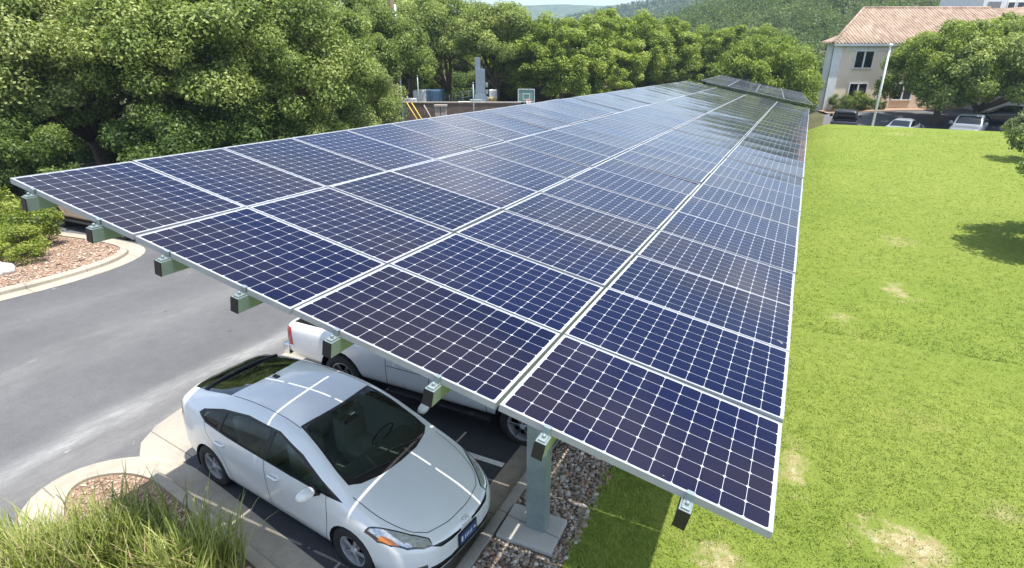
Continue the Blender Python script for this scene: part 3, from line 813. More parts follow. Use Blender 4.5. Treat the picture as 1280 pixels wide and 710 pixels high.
def hatchback(label, loc, rz):
    root = thing('hatchback_car', label, 'car', loc, rz)
    paint = M_paint('silver_white_paint', (0.84, 0.855, 0.845), 0.22, 0.8, 0.04)
    st = [
     (2.345, [(0, .27), (.20, .27), (.27, .30), (.31, .43), (.29, .53), (.24, .565), (.14, .585), (0, .59)]),
     (2.305, [(0, .235), (.40, .235), (.48, .275), (.52, .43), (.49, .555), (.42, .60), (.24, .625), (0, .635)]),
     (2.19, [(0, .215), (.58, .215), (.66, .265), (.69, .45), (.66, .61), (.56, .665), (.33, .695), (0, .71)]),
     (2.00, [(0, .20), (.70, .20), (.785, .26), (.81, .47), (.775, .675), (.665, .745), (.40, .79), (0, .805)]),
     (1.72, [(0, .19), (.74, .19), (.835, .26), (.86, .50), (.825, .78), (.71, .85), (.43, .895), (0, .91)]),
     (1.48, [(0, .18), (.75, .18), (.845, .26), (.872, .50), (.842, .855), (.72, .935), (.45, .98), (0, .995)]),
     (1.30, [(0, .18), (.75, .18), (.845, .26), (.873, .50), (.85, .89), (.735, .99), (.47, 1.035), (0, 1.055)]),
     (1.00, [(0, .18), (.75, .18), (.845, .26), (.873, .51), (.855, .92), (.725, 1.13), (.46, 1.19), (0, 1.21)]),
     (0.53, [(0, .18), (.75, .18), (.845, .26), (.873, .52), (.858, .95), (.665, 1.335), (.43, 1.40), (0, 1.415)]),
     (0.08, [(0, .18), (.75, .18), (.845, .26), (.873, .53), (.858, .975), (.632, 1.415), (.41, 1.478), (0, 1.493)]),
     (-0.55, [(0, .18), (.75, .18), (.845, .26), (.873, .54), (.857, 1.01), (.622, 1.41), (.41, 1.472), (0, 1.487)]),
     (-1.15, [(0, .18), (.75, .18), (.845, .27), (.872, .56), (.845, 1.06), (.628, 1.345), (.42, 1.405), (0, 1.42)]),
     (-1.65, [(0, .20), (.73, .20), (.825, .30), (.855, .58), (.815, 1.10), (.632, 1.255), (.42, 1.315), (0, 1.33)]),
     (-1.93, [(0, .24), (.70, .24), (.79, .34), (.82, .60), (.765, 1.10), (.625, 1.20), (.42, 1.255), (0, 1.27)]),
     (-2.06, [(0, .28), (.64, .28), (.73, .38), (.765, .61), (.715, 1.06), (.60, 1.14), (.42, 1.19), (0, 1.20)]),
     (-2.135, [(0, .33), (.55, .33), (.64, .43), (.68, .61), (.64, .96), (.54, 1.05), (.38, 1.09), (0, 1.10)]),
     (-2.165, [(0, .40), (.40, .40), (.48, .48), (.52, .61), (.48, .84), (.40, .92), (.28, .95), (0, .96)]),
    ]
    bm = loft(st, 110, 44)
    full = bm.copy()
    side = lambda f: abs(f.calc_center_median().y) > 0.5 and abs(f.normal.y) > 0.15
    topf = lambda f: f.normal.z > 0.1
    # glazed openings
    dlo = [(1.26, .95), (0.92, 1.085), (0.55, 1.25), (0.10, 1.36), (-0.52, 1.355), (-1.02, 1.285), (-1.40, 1.19), (-1.47, 1.135), (-1.30, 1.05), (-0.8, 1.01), (0.4, .965)]
    carve(bm, dlo, (0, 2), side, 2)
    for g in ([(1.16, .975), (0.96, 1.055), (0.82, 1.055), (0.82, .97)], [(0.77, .98), (0.77, 1.10), (0.53, 1.215), (0.12, 1.33), (0.02, 1.331), (-0.035, 1.00)],
              [(-0.115, 1.005), (-0.065, 1.331), (-0.52, 1.328), (-0.93, 1.262), (-0.97, 1.05), (-0.75, 1.03)], [(-1.03, 1.06), (-1.01, 1.25), (-1.35, 1.175), (-1.385, 1.135), (-1.27, 1.075)]):
        carve(bm, g, (0, 2), side, 3)
    SH = .22
    ws = [(1.16+SH, 0), (1.14+SH, .30), (1.06+SH, .55), (0.98+SH, .665), (0.80+SH, .655), (0.34+SH, .585), (0.09+SH, .545), (0.13+SH, .28), (0.145+SH, 0)]
    ws = ws+[(x, -y) for x, y in ws[-2:0:-1]]
    carve(bm, ws, (0, 1), topf, 4)
    wi = [(1.07+SH, 0), (1.05+SH, .30), (0.98+SH, .53), (0.93+SH, .62), (0.78+SH, .625), (0.36+SH, .56), (0.13+SH, .525), (0.165+SH, .28), (0.18+SH, 0)]
    carve(bm, wi+[(x, -y) for x, y in wi[-2:0:-1]], (0, 1), topf, 5)
    rg = [(-0.98, 0), (-1.00, .30), (-1.06, .555), (-1.55, .575), (-1.95, .55), (-2.0, .3), (-2.01, 0)]
    carve(bm, rg+[(x, -y) for x, y in rg[-2:0:-1]], (0, 1), topf, 6)
    ri = [(-1.05, 0), (-1.07, .30), (-1.13, .50), (-1.60, .51), (-1.62, 0)]
    carve(bm, ri+[(x, -y) for x, y in ri[-2:0:-1]], (0, 1), topf, 7)
    for s in (1, -1):
        sd = lambda f, s=s: f.calc_center_median().y*s > 0.3 and f.calc_center_median().x > 1.3 and f.calc_center_median().z > .56
        hl = [(2.27, .50), (2.22, .60), (2.10, .72), (1.94, .80), (1.78, .84), (1.60, .855), (1.68, .80), (1.86, .70), (2.04, .60), (2.20, .48)]
        hc = (sum(q[0] for q in hl)/len(hl), sum(q[1] for q in hl)/len(hl))
        carve(bm, [(x, y*s) for x, y in hl], (0, 1), sd, 14)
        hi_ = offset_poly(hl, .014)
        carve(bm, [(x, y*s) for x, y in hi_], (0, 1), sd, 8)
        carve(bm, [(x, y*s) for x, y in [(2.02, .752), (1.92, .800), (1.78, .833), (1.80, .805), (1.92, .765)]], (0, 1), sd, 9)
        fr = lambda f, s=s: f.calc_center_median().x > 1.7 and f.calc_center_median().y*s > 0
        carve(bm, [(s*.58, .30), (s*.60, .43), (s*.69, .42), (s*.69, .29)], (1, 2), fr, 10)
    frn = lambda f: f.calc_center_median().x > 1.9
    carve(bm, [(-.56, .37), (-.60, .315), (-.48, .275), (.48, .275), (.60, .315), (.56, .37), (.3, .345), (-.3, .345)], (1, 2), frn, 11)
    for s in (1, -1):
        carve(bm, [(s*.10, .545), (s*.10, .580), (s*.34, .60), (s*.52, .62), (s*.42, .565), (s*.25, .548)], (1, 2), frn, 11)
        rl = lambda f, s=s: f.calc_center_median().x < -1.7 and f.calc_center_median().y*s > 0.3
        carve(bm, [(-1.92, .96), (-2.04, 1.05), (-2.18, 1.02), (-2.18, .76), (-2.10, .78)], (0, 2), rl, 12)
    # wheel openings
    R = 0.318
    for x in (1.35, -1.35):
        hit = carve(bm, circ(x, R+.005, .352, 22), (0, 2), lambda f: abs(f.calc_center_median().y) > 0.6, 20)
        bmesh.ops.delete(bm, geom=hit, context='FACES')
    carve(bm, [(-2.3, .1), (2.4, .1), (2.4, .235), (-2.3, .235)], (0, 2), lambda f: True, 13)
    split_parts(bm, {2: ('window_trim', MAT['black'], -0.004), 3: ('side_window', MAT['glass'], -0.012), 4: ('windscreen_border', MAT['black'], -0.004), 5: ('windscreen', MAT['glass'], -0.006),
        6: ('tailgate_trim', MAT['glass_dark'], -0.003), 7: ('rear_window', MAT['glass_dark'], -0.008), 14: ('headlight_surround', MAT['lamp_dark'], 0.001), 8: ('headlight', MAT['lamp_w'], 0.003), 9: ('turn_signal', MAT['lamp_o'], 0.006),
        10: ('fog_lamp', MAT['chrome'], -0.004), 11: ('grille', MAT['black'], -0.012), 12: ('tail_light', MAT['lamp_r'], 0.004), 13: ('underbody', MAT['dark'], -0.01)}, root)
    bm_obj('body', bm, paint, root)
    y = 1.2
    S = lambda pts, s: ([(x, s*y, z) for x, z in pts], (0, -s, 0))
    ln = []
    for s in (1, -1):
        ln += [S([(1.02, .96), (1.02, .7), (0.94, .32), (0.90, .255)], s), S([(-0.075, 1.0), (-0.08, .6), (-0.06, .26)], s), S([(-1.33, 1.06), (-1.28, .90), (-1.06, .72), (-0.92, .45), (-0.86, .26)], s), S([(0.86, .262), (-0.86, .262)], s)]
        ln.append(([(1.32, s*.72, 2), (1.7, s*.69, 2), (2.02, s*.585, 2), (2.16, s*.45, 2)], (0, 0, -1)))
        ln.append(([(0.34, s*.562, 2), (0.08, s*.548, 2), (-0.6, s*.542, 2), (-1.0, s*.55, 2)], (0, 0, -1)))
    ln.append(([(2.16, -.45, 2), (2.225, -.2, 2), (2.235, 0, 2), (2.225, .2, 2), (2.16, .45, 2)], (0, 0, -1)))
    seams_obj('panel_gaps', full, ln, MAT['black'], root, 0.008)
    bvh = BVHTree.FromBMesh(full)
    def surf(x, z, s):
        loc_, n_, _, _ = bvh.ray_cast(Vector((x, s*2, z)), Vector((0, -s, 0))); return loc_
    for s in (1, -1):
        for hx, hz in ((0.10, .82), (-0.98, .865)):
            p = surf(hx, hz, s); bm = bmesh.new(); tube(bm, [(p.x-.10, p.y-s*.005, p.z), (p.x-.07, p.y+s*.03, p.z+.004), (p.x+.07, p.y+s*.03, p.z+.006), (p.x+.10, p.y-s*.005, p.z+.004)], [.012, .016, .016, .012], 8)
            bm_obj('door_handle', bm, paint, root)
        # mirror: shell on a short foot, with its glass
        bm = bmesh.new(); bmesh.ops.create_uvsphere(bm, u_segments=20, v_segments=12, radius=1)
        for v in bm.verts:
            v.co = Vector((v.co.x*(.085 if v.co.x > 0 else .045), v.co.y*.115, v.co.z*.075))
        bmesh.ops.translate(bm, vec=(0.86, s*1.0, 1.015), verts=bm.verts[:]); bmesh.ops.rotate(bm, cent=(0.86, s*1.0, 1.0), matrix=Matrix.Rotation(s*0.15, 3, 'Z'), verts=bm.verts[:])
        mo = bm_obj('wing_mirror', bm, paint, root, smooth=True)
        bm = bmesh.new(); tube(bm, [(0.90, s*.845, .95), (0.89, s*.92, .975)], [.035, .028], 8); bm_obj('mirror_foot', bm, MAT['black'], mo)
    for s in (1, -1):
        for x in (1.35, -1.35): wheel(root, x, s*.765, R, .195)
    wheel_wells(root, (1.35, -1.35), R+.005, .356, .5, .862)
    # roof aerial
    bm = bmesh.new(); box(bm, (-0.86, 0, 1.466), (.10, .06, .022), bevel=.008); tube(bm, [(-0.87, 0, 1.47), (-0.98, 0, 1.58)], [.007, .004], 6)
    bm_obj('roof_aerial', bm, MAT['black'], root)
    # spoiler bar over the split rear window
    bm = bmesh.new(); tube(bm, [(-1.66, y_, 1.335-abs(y_)**2*.16) for y_ in np.linspace(-.57, .57, 9)], .028, 8); bm_obj('spoiler', bm, MAT['black'], root, smooth=True)
    # wipers
    bm = bmesh.new()
    def onws(x, y_):
        l, n, _, _ = bvh.ray_cast(Vector((x, y_, 3)), Vector((0, 0, -1))); return l+n*.014
    for a, b in (((1.29, .42), (1.15, -.22)), ((1.30, -.10), (1.19, -.58))):
        tube(bm, [onws(a[0]+(b[0]-a[0])*t, a[1]+(b[1]-a[1])*t) for t in np.linspace(0, 1, 7)], .009, 6)
    bm_obj('wiper', bm, MAT['black'], root)
    # number plate: blue with pale raised marks, and the oval badge above it
    bm = bmesh.new(); box(bm, (2.36, 0, .44), (.018, .335, .185), bevel=.004); pl = bm_obj('number_plate', bm, MAT['black'], root)
    bm = bmesh.new(); box(bm, (2.3705, 0, .44), (.003, .295, .145)); bm_obj('plate_face', bm, M_plain('plate_blue', (0.03, 0.07, 0.2), 0.35), pl)
    bm = bmesh.new()
    for yy, hh in ((-.118, .07), (.118, .03)): box(bm, (2.3728, yy, .44), (.002, .03, hh))
    for q in range(5): box(bm, (2.3728, -.06+q*.03, .435), (.002, .011, .055))
    bm_obj('plate_marks', bm, MAT['steel_white'], pl)
    bm = bmesh.new()
    def ell(a, b, cz, tr=.006):
        mtx = Matrix.Translation((2.335, 0, .606)) @ Matrix.Rotation(R_(-32), 4, 'Y')
        pts = [mtx @ Vector((.0, a*math.cos(t), cz+b*math.sin(t))) for t in np.linspace(0, 2*math.pi, 25)]
        tube(bm, pts, tr, 6)
    ell(.062, .042, 0); ell(.038, .016, .022, .005); ell(.016, .040, 0, .005)
    bm_obj('badge', bm, MAT['chrome'], root, smooth=True)
    # interior seen through the glass
    bm = bmesh.new()
    for sx, sy in ((0.2, .36), (0.2, -.36)):
        box(bm, (sx+.18, sy, .50), (.50, .48, .20), bevel=.06); box(bm, (sx-.12, sy, .78), (.16, .46, .58), bevel=.06); box(bm, (sx-.17, sy, 1.14), (.10, .25, .17), bevel=.04)
    box(bm, (-.72, 0, .52), (.5, 1.25, .2), bevel=.06); box(bm, (-1.02, 0, .80), (.16, 1.22, .55), bevel=.06)
    for sy in (.4, -.4): box(bm, (-1.05, sy, 1.12), (.10, .24, .14), bevel=.04)
    bm_obj('seats', bm, M_plain('light_grey_fabric', (.34, .33, .30), .9), root)
    bm = bmesh.new(); box(bm, (1.02, 0, .82), (.5, 1.38, .22), bevel=.06); box(bm, (.3, 0, .34), (2.6, 1.4, .06)); box(bm, (-1.5, 0, .60), (.8, 1.25, .3))
    bm_obj('dashboard', bm, M_plain('dash_grey', (0.16, 0.16, 0.155), 0.6), root)
    bm = bmesh.new(); lathe(bm, [(.175, -.012), (.19, 0), (.175, .012), (.16, 0)], 28, 'Z', Matrix.Translation((.72, .36, .93)) @ Matrix.Rotation(R_(-65), 4, 'Y'), closed=True)
    bm_obj('steering_wheel', bm, MAT['black'], root)
    bm = bmesh.new(); box(bm, (.58, 0, 1.325), (.03, .22, .06), bevel=.01); bm_obj('rear_view_mirror', bm, MAT['black'], root)
    bm = bmesh.new(); box(bm, onws(.55, .02)-Vector((0, 0, .03)), (.06, .07, .002), mat=None); bm_obj('windscreen_sticker', bm, MAT['steel_white'], root)
    full.free()
    return root

def pickup(label, loc, rz, colr, cab='crew', group=None, detail=True, name='pickup_truck', wb=3.5, cap=None):
    """nose towards local +x, rear axle at x=0, front axle at x=wb"""
    root = thing(name, label, 'pickup', loc, rz, group)
    paint = M_paint(name+'_paint', colr, 0.28, 0.7, 0.1)
    F = wb+.92; T = -1.22
    def sec(x, zt, wt, zb=.45, wd=.93, zmid=.78, belt=None):
        b = belt if belt else zt-.07
        return (x, [(0, zb), (wd-.10, zb), (wd-.02, zb+.07), (wd, zmid), (wt+.02, b), (wt-.05, zt-.01), (wt-.25, zt), (0, zt+.01)])
    st = [sec(F, .98, .60, .46, .68, .70), sec(F-.05, 1.03, .74, .42, .80, .72), sec(F-.25, 1.09, .83, .42, .90), sec(wb, 1.13, .86, .44, .935), sec(wb-.6, 1.16, .88, .44, .94), sec(wb-.9, 1.16, .89, .44, .94),
          sec(1.0, 1.16, .89, .44, .94), sec(0, 1.16, .89, .46, .945), sec(-.8, 1.16, .89, .5, .935), sec(T+.08, 1.16, .88, .52, .915), sec(T, 1.14, .84, .54, .89)]
    bm = loft(st, 90, 36); full = bm.copy()
    R = .39
    for x in (0, wb):
        hit = carve(bm, circ(x, R+.03, .465, 20), (0, 2), lambda f: abs(f.calc_center_median().y) > 0.6, 20)
        bmesh.ops.delete(bm, geom=hit, context='FACES')
    bx0, bx1 = T+.1, (0.72 if cab == 'crew' else 1.0)
    # open load bed: remove the lid, add an inner tub
    hit = carve(bm, [(bx0, -.78), (bx1, -.78), (bx1, .78), (bx0, .78)], (0, 1), lambda f: f.normal.z > .5, 21)
    bmesh.ops.delete(bm, geom=hit, context='FACES')
    for s in (1, -1):
        rl = lambda f, s=s: f.calc_center_median().x < T+.25 and f.calc_center_median().y*s > .5
        carve(bm, [(T-.05, .74), (T+.14, .76), (T+.13, 1.1), (T-.05, 1.1)], (0, 2), lambda f, s=s: rl(f) and f.calc_center_median().y*s > .74, 3)
        fl = lambda f, s=s: f.calc_center_median().x > F-.4
        carve(bm, [(s*.50, .78), (s*.95, .76), (s*.95, .95), (s*.50, .96)], (1, 2), fl, 4)
    carve(bm, [(-.47, .68), (.47, .68), (.47, .96), (-.47, .96)], (1, 2), lambda f: f.calc_center_median().x > F-.3, 5)
    split_parts(bm, {3: ('tail_light', MAT['lamp_r'], .004), 4: ('headlight', MAT['lamp_w'], .003), 5: ('grille', MAT['black'], -.006)}, root)
    bm_obj('body', bm, paint, root)
    bm = bmesh.new()
    z0, z1 = .70, 1.155
    for c, s_ in ((((bx0+bx1)/2, 0, z0), (bx1-bx0, 1.56, .03)), (((bx0+bx1)/2, .775, (z0+z1)/2), (bx1-bx0, .02, z1-z0-.02)), (((bx0+bx1)/2, -.775, (z0+z1)/2), (bx1-bx0, .02, z1-z0-.02)), ((bx0+.01, 0, (z0+z1)/2), (.02, 1.54, z1-z0-.02)), ((bx1-.01, 0, (z0+z1)/2), (.02, 1.54, z1-z0-.02))):
        box(bm, c, s_)
    bm_obj('load_bed', bm, M_plain('bed_liner', (.03, .03, .032), .8), root)
    # cab greenhouse
    c0, c1 = bx1+.03, wb-.72
    gs = [(c1+.02, [(0, 1.13), (.83, 1.13), (.85, 1.14), (.85, 1.15), (.83, 1.16), (.7, 1.165), (.4, 1.17), (0, 1.17)]),
          (c1-.30, [(0, 1.13), (.85, 1.13), (.87, 1.16), (.85, 1.27), (.80, 1.42), (.74, 1.455), (.45, 1.475), (0, 1.48)]),
          (c1-.62, [(0, 1.13), (.86, 1.13), (.88, 1.17), (.85, 1.38), (.76, 1.66), (.69, 1.72), (.42, 1.755), (0, 1.765)]),
          (c1-.95, [(0, 1.13), (.86, 1.13), (.88, 1.17), (.85, 1.40), (.75, 1.74), (.68, 1.79), (.42, 1.825), (0, 1.835)]),
          (c0+.40, [(0, 1.13), (.86, 1.13), (.88, 1.17), (.85, 1.40), (.75, 1.74), (.68, 1.79), (.42, 1.82), (0, 1.83)]),
          (c0+.10, [(0, 1.13), (.86, 1.13), (.87, 1.17), (.84, 1.40), (.74, 1.69), (.66, 1.745), (.42, 1.775), (0, 1.785)]),
          (c0, [(0, 1.13), (.84, 1.13), (.855, 1.17), (.82, 1.38), (.72, 1.62), (.64, 1.68), (.4, 1.70), (0, 1.71)])]
    bm = loft(gs, 60, 34); gfull = bm.copy()
    sd = lambda f: abs(f.normal.y) > .35
    mid = (c0+c1)/2-.05
    for g in ([(c1-.22, 1.22), (c1-.62, 1.60), (c1-.74, 1.66), (mid+.05, 1.68), (mid+.05, 1.22)], [(mid-.05, 1.22), (mid-.05, 1.68), (c0+.32, 1.66), (c0+.20, 1.56), (c0+.18, 1.24)]):
        carve(bm, g, (0, 2), sd, 2)
    w_ = [(c1-.06, -.74), (c1-.06, .74), (c1-.60, .66), (c1-.60, -.66)]
    carve(bm, w_, (0, 1), lambda f: f.normal.x > .2 and f.normal.z > .1, 3)
    carve(bm, [(-.62, 1.26), (.62, 1.26), (.56, 1.62), (-.56, 1.62)], (1, 2), lambda f: f.calc_center_median().x < c0+.12, 4)
    split_parts(bm, {2: ('side_window', MAT['glass_dark'], -.006), 3: ('windscreen', MAT['glass_dark'], -.005), 4: ('rear_window', MAT['glass_dark'], -.004)}, root)
    bm_obj('cab', bm, paint, root)
    if detail:
        y = 1.3; ln = []
        for s in (1, -1):
            S = lambda pts: ln.append(([(x, s*y, z) for x, z in pts], (0, -s, 0)))
            S([(bx1+.0, 1.13), (bx1, .5)]); S([(mid, 1.13), (mid, .5)]); S([(wb-.62, 1.13), (wb-.60, .5)]); S([(bx1+.02, .86), (wb-.62, .86)])
        seams_obj('panel_gaps', full, ln, MAT['black'], root, .012)
    full.free(); gfull.free()
    for s in (1, -1):
        bm = bmesh.new(); box(bm, (c1-.28, s*1.02, 1.27), (.11, .2, .2), bevel=.04); tube(bm, [(c1-.26, s*.86, 1.2), (c1-.27, s*.97, 1.24)], .025, 6)
        bm_obj('wing_mirror', bm, MAT['black'] if colr[0] < .1 else paint, root)
        bm = bmesh.new(); box(bm, (wb/2+.25, s*.93, .40), (wb-1.5, .16, .07), bevel=.02); bm_obj('running_board', bm, MAT['black'], root)
        for x in (0, wb): wheel(root, x, s*.80, R, .25, 6)
    wheel_wells(root, (0, wb), R+.03, .47, .45, .925)
    bm = bmesh.new(); box(bm, (T-.10, 0, .60), (.16, 1.78, .2), bevel=.03); bm_obj('rear_bumper', bm, MAT['chrome'] if colr[0] > .1 else MAT['black'], root)
    bm = bmesh.new(); box(bm, (F+.02, 0, .56), (.2, 1.72, .22), bevel=.05); bm_obj('front_bumper', bm, MAT['chrome'] if colr[0] > .3 else paint, root)
    bm = bmesh.new(); box(bm, ((F+T)/2, 0, .5), (F-T-.5, 1.0, .22)); bm_obj('chassis', bm, MAT['dark'], root)
    if cap:
        bm = bmesh.new(); box(bm, ((c0+c1)/2-.1, 0, 2.0), (1.0, 1.25, .05), bevel=.02)
        for s in (1, -1): box(bm, ((c0+c1)/2-.1, s*.5, 1.91), (.06, .05, .14))
        bm_obj('roof_rack', bm, MAT['steel_white'], root)
    return root

def put(x, y, dz=0.0): return (x, y, h(x, y)+dz)
# hatchback: rear hub line and front hub line measured on the ground
hatchback('pale silver hatchback car parked nose to the curb under the solar canopy', put(0.935, 2.15, 0.0), R_(-7.0))
pickup('silver white pickup parked beside the hatchback under the canopy', put(-0.62, 5.12, 0.0), 0, (.76, .77, .78), 'extended', name='pickup_truck')
pickup('tan pickup mostly hidden behind the bushes of the round island', put(-13.95, 9.55, 0.0), math.pi, (.46, .36, .26), 'crew', name='pickup_truck')
def far(label, px, dh, rz, colr, cab='crew', cap=None):
    x, y = spot(px, dh, .8)
    return pickup(label, put(x, y, .03), rz, colr, cab, 'pickups in the far parking lot', False, 'pickup_truck', 3.4, cap)
fw = math.atan2(FWD[1], FWD[0])
far('black pickup seen from behind with red tail lights, near the building', 1058, 46.0, fw-R_(29), (.004, .0045, .005))
far('pale grey pickup facing the lawn under the dark trees', 1218, 44.6, fw+math.pi-R_(42), (.25, .28, .31))
def sedan(label, px, dh, rz, colr):
    x, y = spot(px, dh, .6)
    root = thing('sedan_car', label, 'car', put(x, y, .03), rz, 'sedans in the far parking lot')
    paint = M_paint('sedan_paint', colr, .25, .8)
    P = lambda x, zt, w, wt, belt, zb=.22: (x, [(0, zb), (w-.1, zb), (w-.02, zb+.08), (w, .55), (w-.03, belt), (wt, (belt+zt*2)/3), (wt-.2, zt-.015), (0, zt)])
    st = [P(2.3, .62, .6, .5, .56), P(2.15, .74, .8, .66, .68), P(1.6, .88, .87, .72, .80), P(1.0, .98, .89, .74, .90), P(.3, 1.36, .89, .66, .95), P(-.2, 1.44, .89, .64, .97), P(-.8, 1.40, .89, .64, .99), P(-1.5, 1.12, .88, .66, 1.0), P(-2.0, 1.05, .84, .66, .97), P(-2.3, .95, .72, .6, .85, .35)]
    bm = loft(st, 70, 32)
    for x_ in (1.38, -1.38):
        hit = carve(bm, circ(x_, .32, .36, 18), (0, 2), lambda f: abs(f.calc_center_median().y) > .6, 20); bmesh.ops.delete(bm, geom=hit, context='FACES')
    carve(bm, [(.9, 1.0), (.3, 1.25), (-.2, 1.34), (-.8, 1.3), (-1.35, 1.08), (-1.2, 1.02)], (0, 2), lambda f: abs(f.normal.y) > .3, 2)
    carve(bm, [(.95, -.62), (.95, .62), (.32, .54), (.32, -.54)], (0, 1), lambda f: f.normal.z > .2, 3)
    carve(bm, [(-1.05, -.52), (-1.05, .52), (-1.5, .56), (-1.5, -.56)], (0, 1), lambda f: f.normal.z > .2, 4)
    for s in (1, -1):
        carve(bm, [(2.28, s*.45), (2.1, s*.78), (1.85, s*.83), (2.1, s*.55)], (0, 1), lambda f: f.normal.z > 0 and f.calc_center_median().x > 1.7, 5)
        carve(bm, [(-2.05, .70), (-2.4, .70), (-2.4, .92), (-2.1, .9)], (0, 2), lambda f, s=s: f.calc_center_median().y*s > .45, 6)
    split_parts(bm, {2: ('side_window', MAT['glass_dark'], -.005), 3: ('windscreen', MAT['glass_dark'], -.004), 4: ('rear_window', MAT['glass_dark'], -.004), 5: ('headlight', MAT['lamp_w'], .003), 6: ('tail_light', MAT['lamp_r'], .003)}, root)
    bm_obj('body', bm, paint, root)
    for s in (1, -1):
        for x_ in (1.38, -1.38): wheel(root, x_, s*.78, .32, .2)
    wheel_wells(root, (1.38, -1.38), .32, .362, .5, .87)
    return root
sedan('silver grey sedan with its bonnet toward the lawn, beside the tall white pole', 1130, 44.3, fw+math.pi-R_(44), (.30, .33, .36))
sedan('dark sedan parked in the shade at the far edge of the lot', 1259, 47.5, fw+R_(60), (.02, .02, .024))
# ------------------------------------------------------------------ vegetation
MAT['oak_leaf'] = M_leaf('oak_leaf', (0.095, 0.145, 0.036), (0.245, 0.325, 0.075), (0.50, 0.56, 0.19))
MAT['silver_leaf'] = M_leaf('silver_green_leaf', (0.125, 0.18, 0.055), (0.30, 0.375, 0.11), (0.55, 0.60, 0.25))
MAT['lime_leaf'] = M_leaf('lime_leaf', (0.11, 0.17, 0.026), (0.27, 0.36, 0.055), (0.50, 0.57, 0.13))
MAT['dark_leaf'] = M_leaf('glossy_leaf', (0.045, 0.09, 0.022), (0.12, 0.19, 0.04), (0.25, 0.32, 0.075))
MAT['bush_leaf'] = M_leaf('bush_leaf', (0.11, 0.17, 0.025), (0.28, 0.36, 0.05), (0.46, 0.50, 0.13))
MAT['reed'] = M_leaf('strap_leaf', (0.09, 0.15, 0.03), (0.30, 0.36, 0.08), (0.60, 0.60, 0.24), 0.3, 0.4)
MAT['straw'] = M_plain('dry_stalk', (0.30, 0.24, 0.12), 0.8, 0, 0.3, 30)
MAT['pale_leaf'] = M_leaf('pale_leaf', (0.10, 0.15, 0.05), (0.22, 0.29, 0.10), (0.45, 0.46, 0.30))

def leaf_cloud(r, centres, radii, per, size, up=0.5, squash=0.75):
    """many small folded leaves spread through clumps; returns V, F, tint"""
    n = len(centres)*per
    c = np.repeat(centres, per, 0); rad = np.repeat(radii, per)
    d = r.normal(0, 1, (n, 3)); d /= np.linalg.norm(d, axis=1)[:, None]
    rr = r.random(n)**0.45
    p = c+d*(rad*rr)[:, None]*np.array([1, 1, squash])
    nrm = d*0.7+r.normal(0, 0.55, (n, 3))+np.array([0, 0, up]); nrm /= np.linalg.norm(nrm, axis=1)[:, None]
    t = np.cross(nrm, r.normal(0, 1, (n, 3))); t /= np.linalg.norm(t, axis=1)[:, None]+1e-9
    b = np.cross(nrm, t)
    s = size*r.uniform(0.55, 1.35, n)[:, None]
    V = np.stack([p-t*s*0.5, p+b*s*0.30+nrm*s*0.08, p+t*s*0.5, p-b*s*0.30+nrm*s*0.08], 1)
    ct = np.repeat(r.normal(0.5, 0.16, len(centres)), per)
    tint = np.clip(ct+r.normal(0, 0.2, n), 0, 1)
    return V.reshape(-1, 3), np.arange(n*4).reshape(n, 4), np.repeat(tint, 4)
def crown_clumps(r, n, rad, cz, low=-0.55, rough=0.34):
    """clump centres on and inside a lumpy crown"""
    out = []; big = r.normal(0, 1, (9, 3)); big /= np.linalg.norm(big, axis=1)[:, None]
    amp = r.uniform(-0.25, 0.35, 9)
    while len(out) < n:
        d = r.normal(0, 1, 3); d /= np.linalg.norm(d)
        if d[2] < low: continue
        k = 1+rough*sum(a*max(0, float(d @ b))**3 for a, b in zip(amp, big))*2.2
        q = k*(r.uniform(0.80, 1.0) if r.random() < 0.72 else r.uniform(0.35, 0.8))
        out.append((d[0]*rad[0]*q, d[1]*rad[1]*q, cz+d[2]*rad[2]*q))
    return np.array(out)
def tree_proto(name, seed, rad, cz, nclump, per, size, trunk_r, mat, lean=(0, 0), fork=0.35, crad=(0.5, 0.95), low=-0.55):
    r = np.random.default_rng(seed)
    cl = crown_clumps(r, nclump, rad, cz, low)
    V, F, T = leaf_cloud(r, cl, r.uniform(*crad, nclump)*rad[0]/4.0, per, size)
    crown = np_mesh('crown', V, F, False, None, T); crown.materials.append(mat)
    bm = bmesh.new()
    f = Vector((lean[0]*0.5, lean[1]*0.5, cz*fork))
    tube(bm, [(0, 0, -0.3), (lean[0]*.12, lean[1]*.12, cz*fork*.35), (lean[0]*.33, lean[1]*.3, cz*fork*.7), f], [trunk_r*1.35, trunk_r*1.05, trunk_r*.92, trunk_r*.85], 9)
    for k in range(8):
        tgt = Vector(cl[r.integers(0, len(cl))])*0.92
        m = f.lerp(tgt, .45)+Vector((r.normal(0, .3), r.normal(0, .3), r.uniform(-.1, .6)))
        m2 = f.lerp(tgt, .75)+Vector((r.normal(0, .25), r.normal(0, .25), r.uniform(0, .4)))
        tube(bm, [f-Vector((0, 0, .1)), m, m2, tgt], [trunk_r*.6, trunk_r*.38, trunk_r*.22, trunk_r*.06], 7)
        for q in range(3):
            tg = Vector(cl[r.integers(0, len(cl))])
            if (tg-m).length < rad[0]*1.1: tube(bm, [m, m.lerp(tg, .5)+Vector((0, 0, .2)), tg], [trunk_r*.25, trunk_r*.14, trunk_r*.03], 5)
    tr = bpy.data.meshes.new('trunk'); bm.normal_update(); bm.to_mesh(tr); bm.free(); tr.materials.append(MAT['bark'])
    return crown, tr
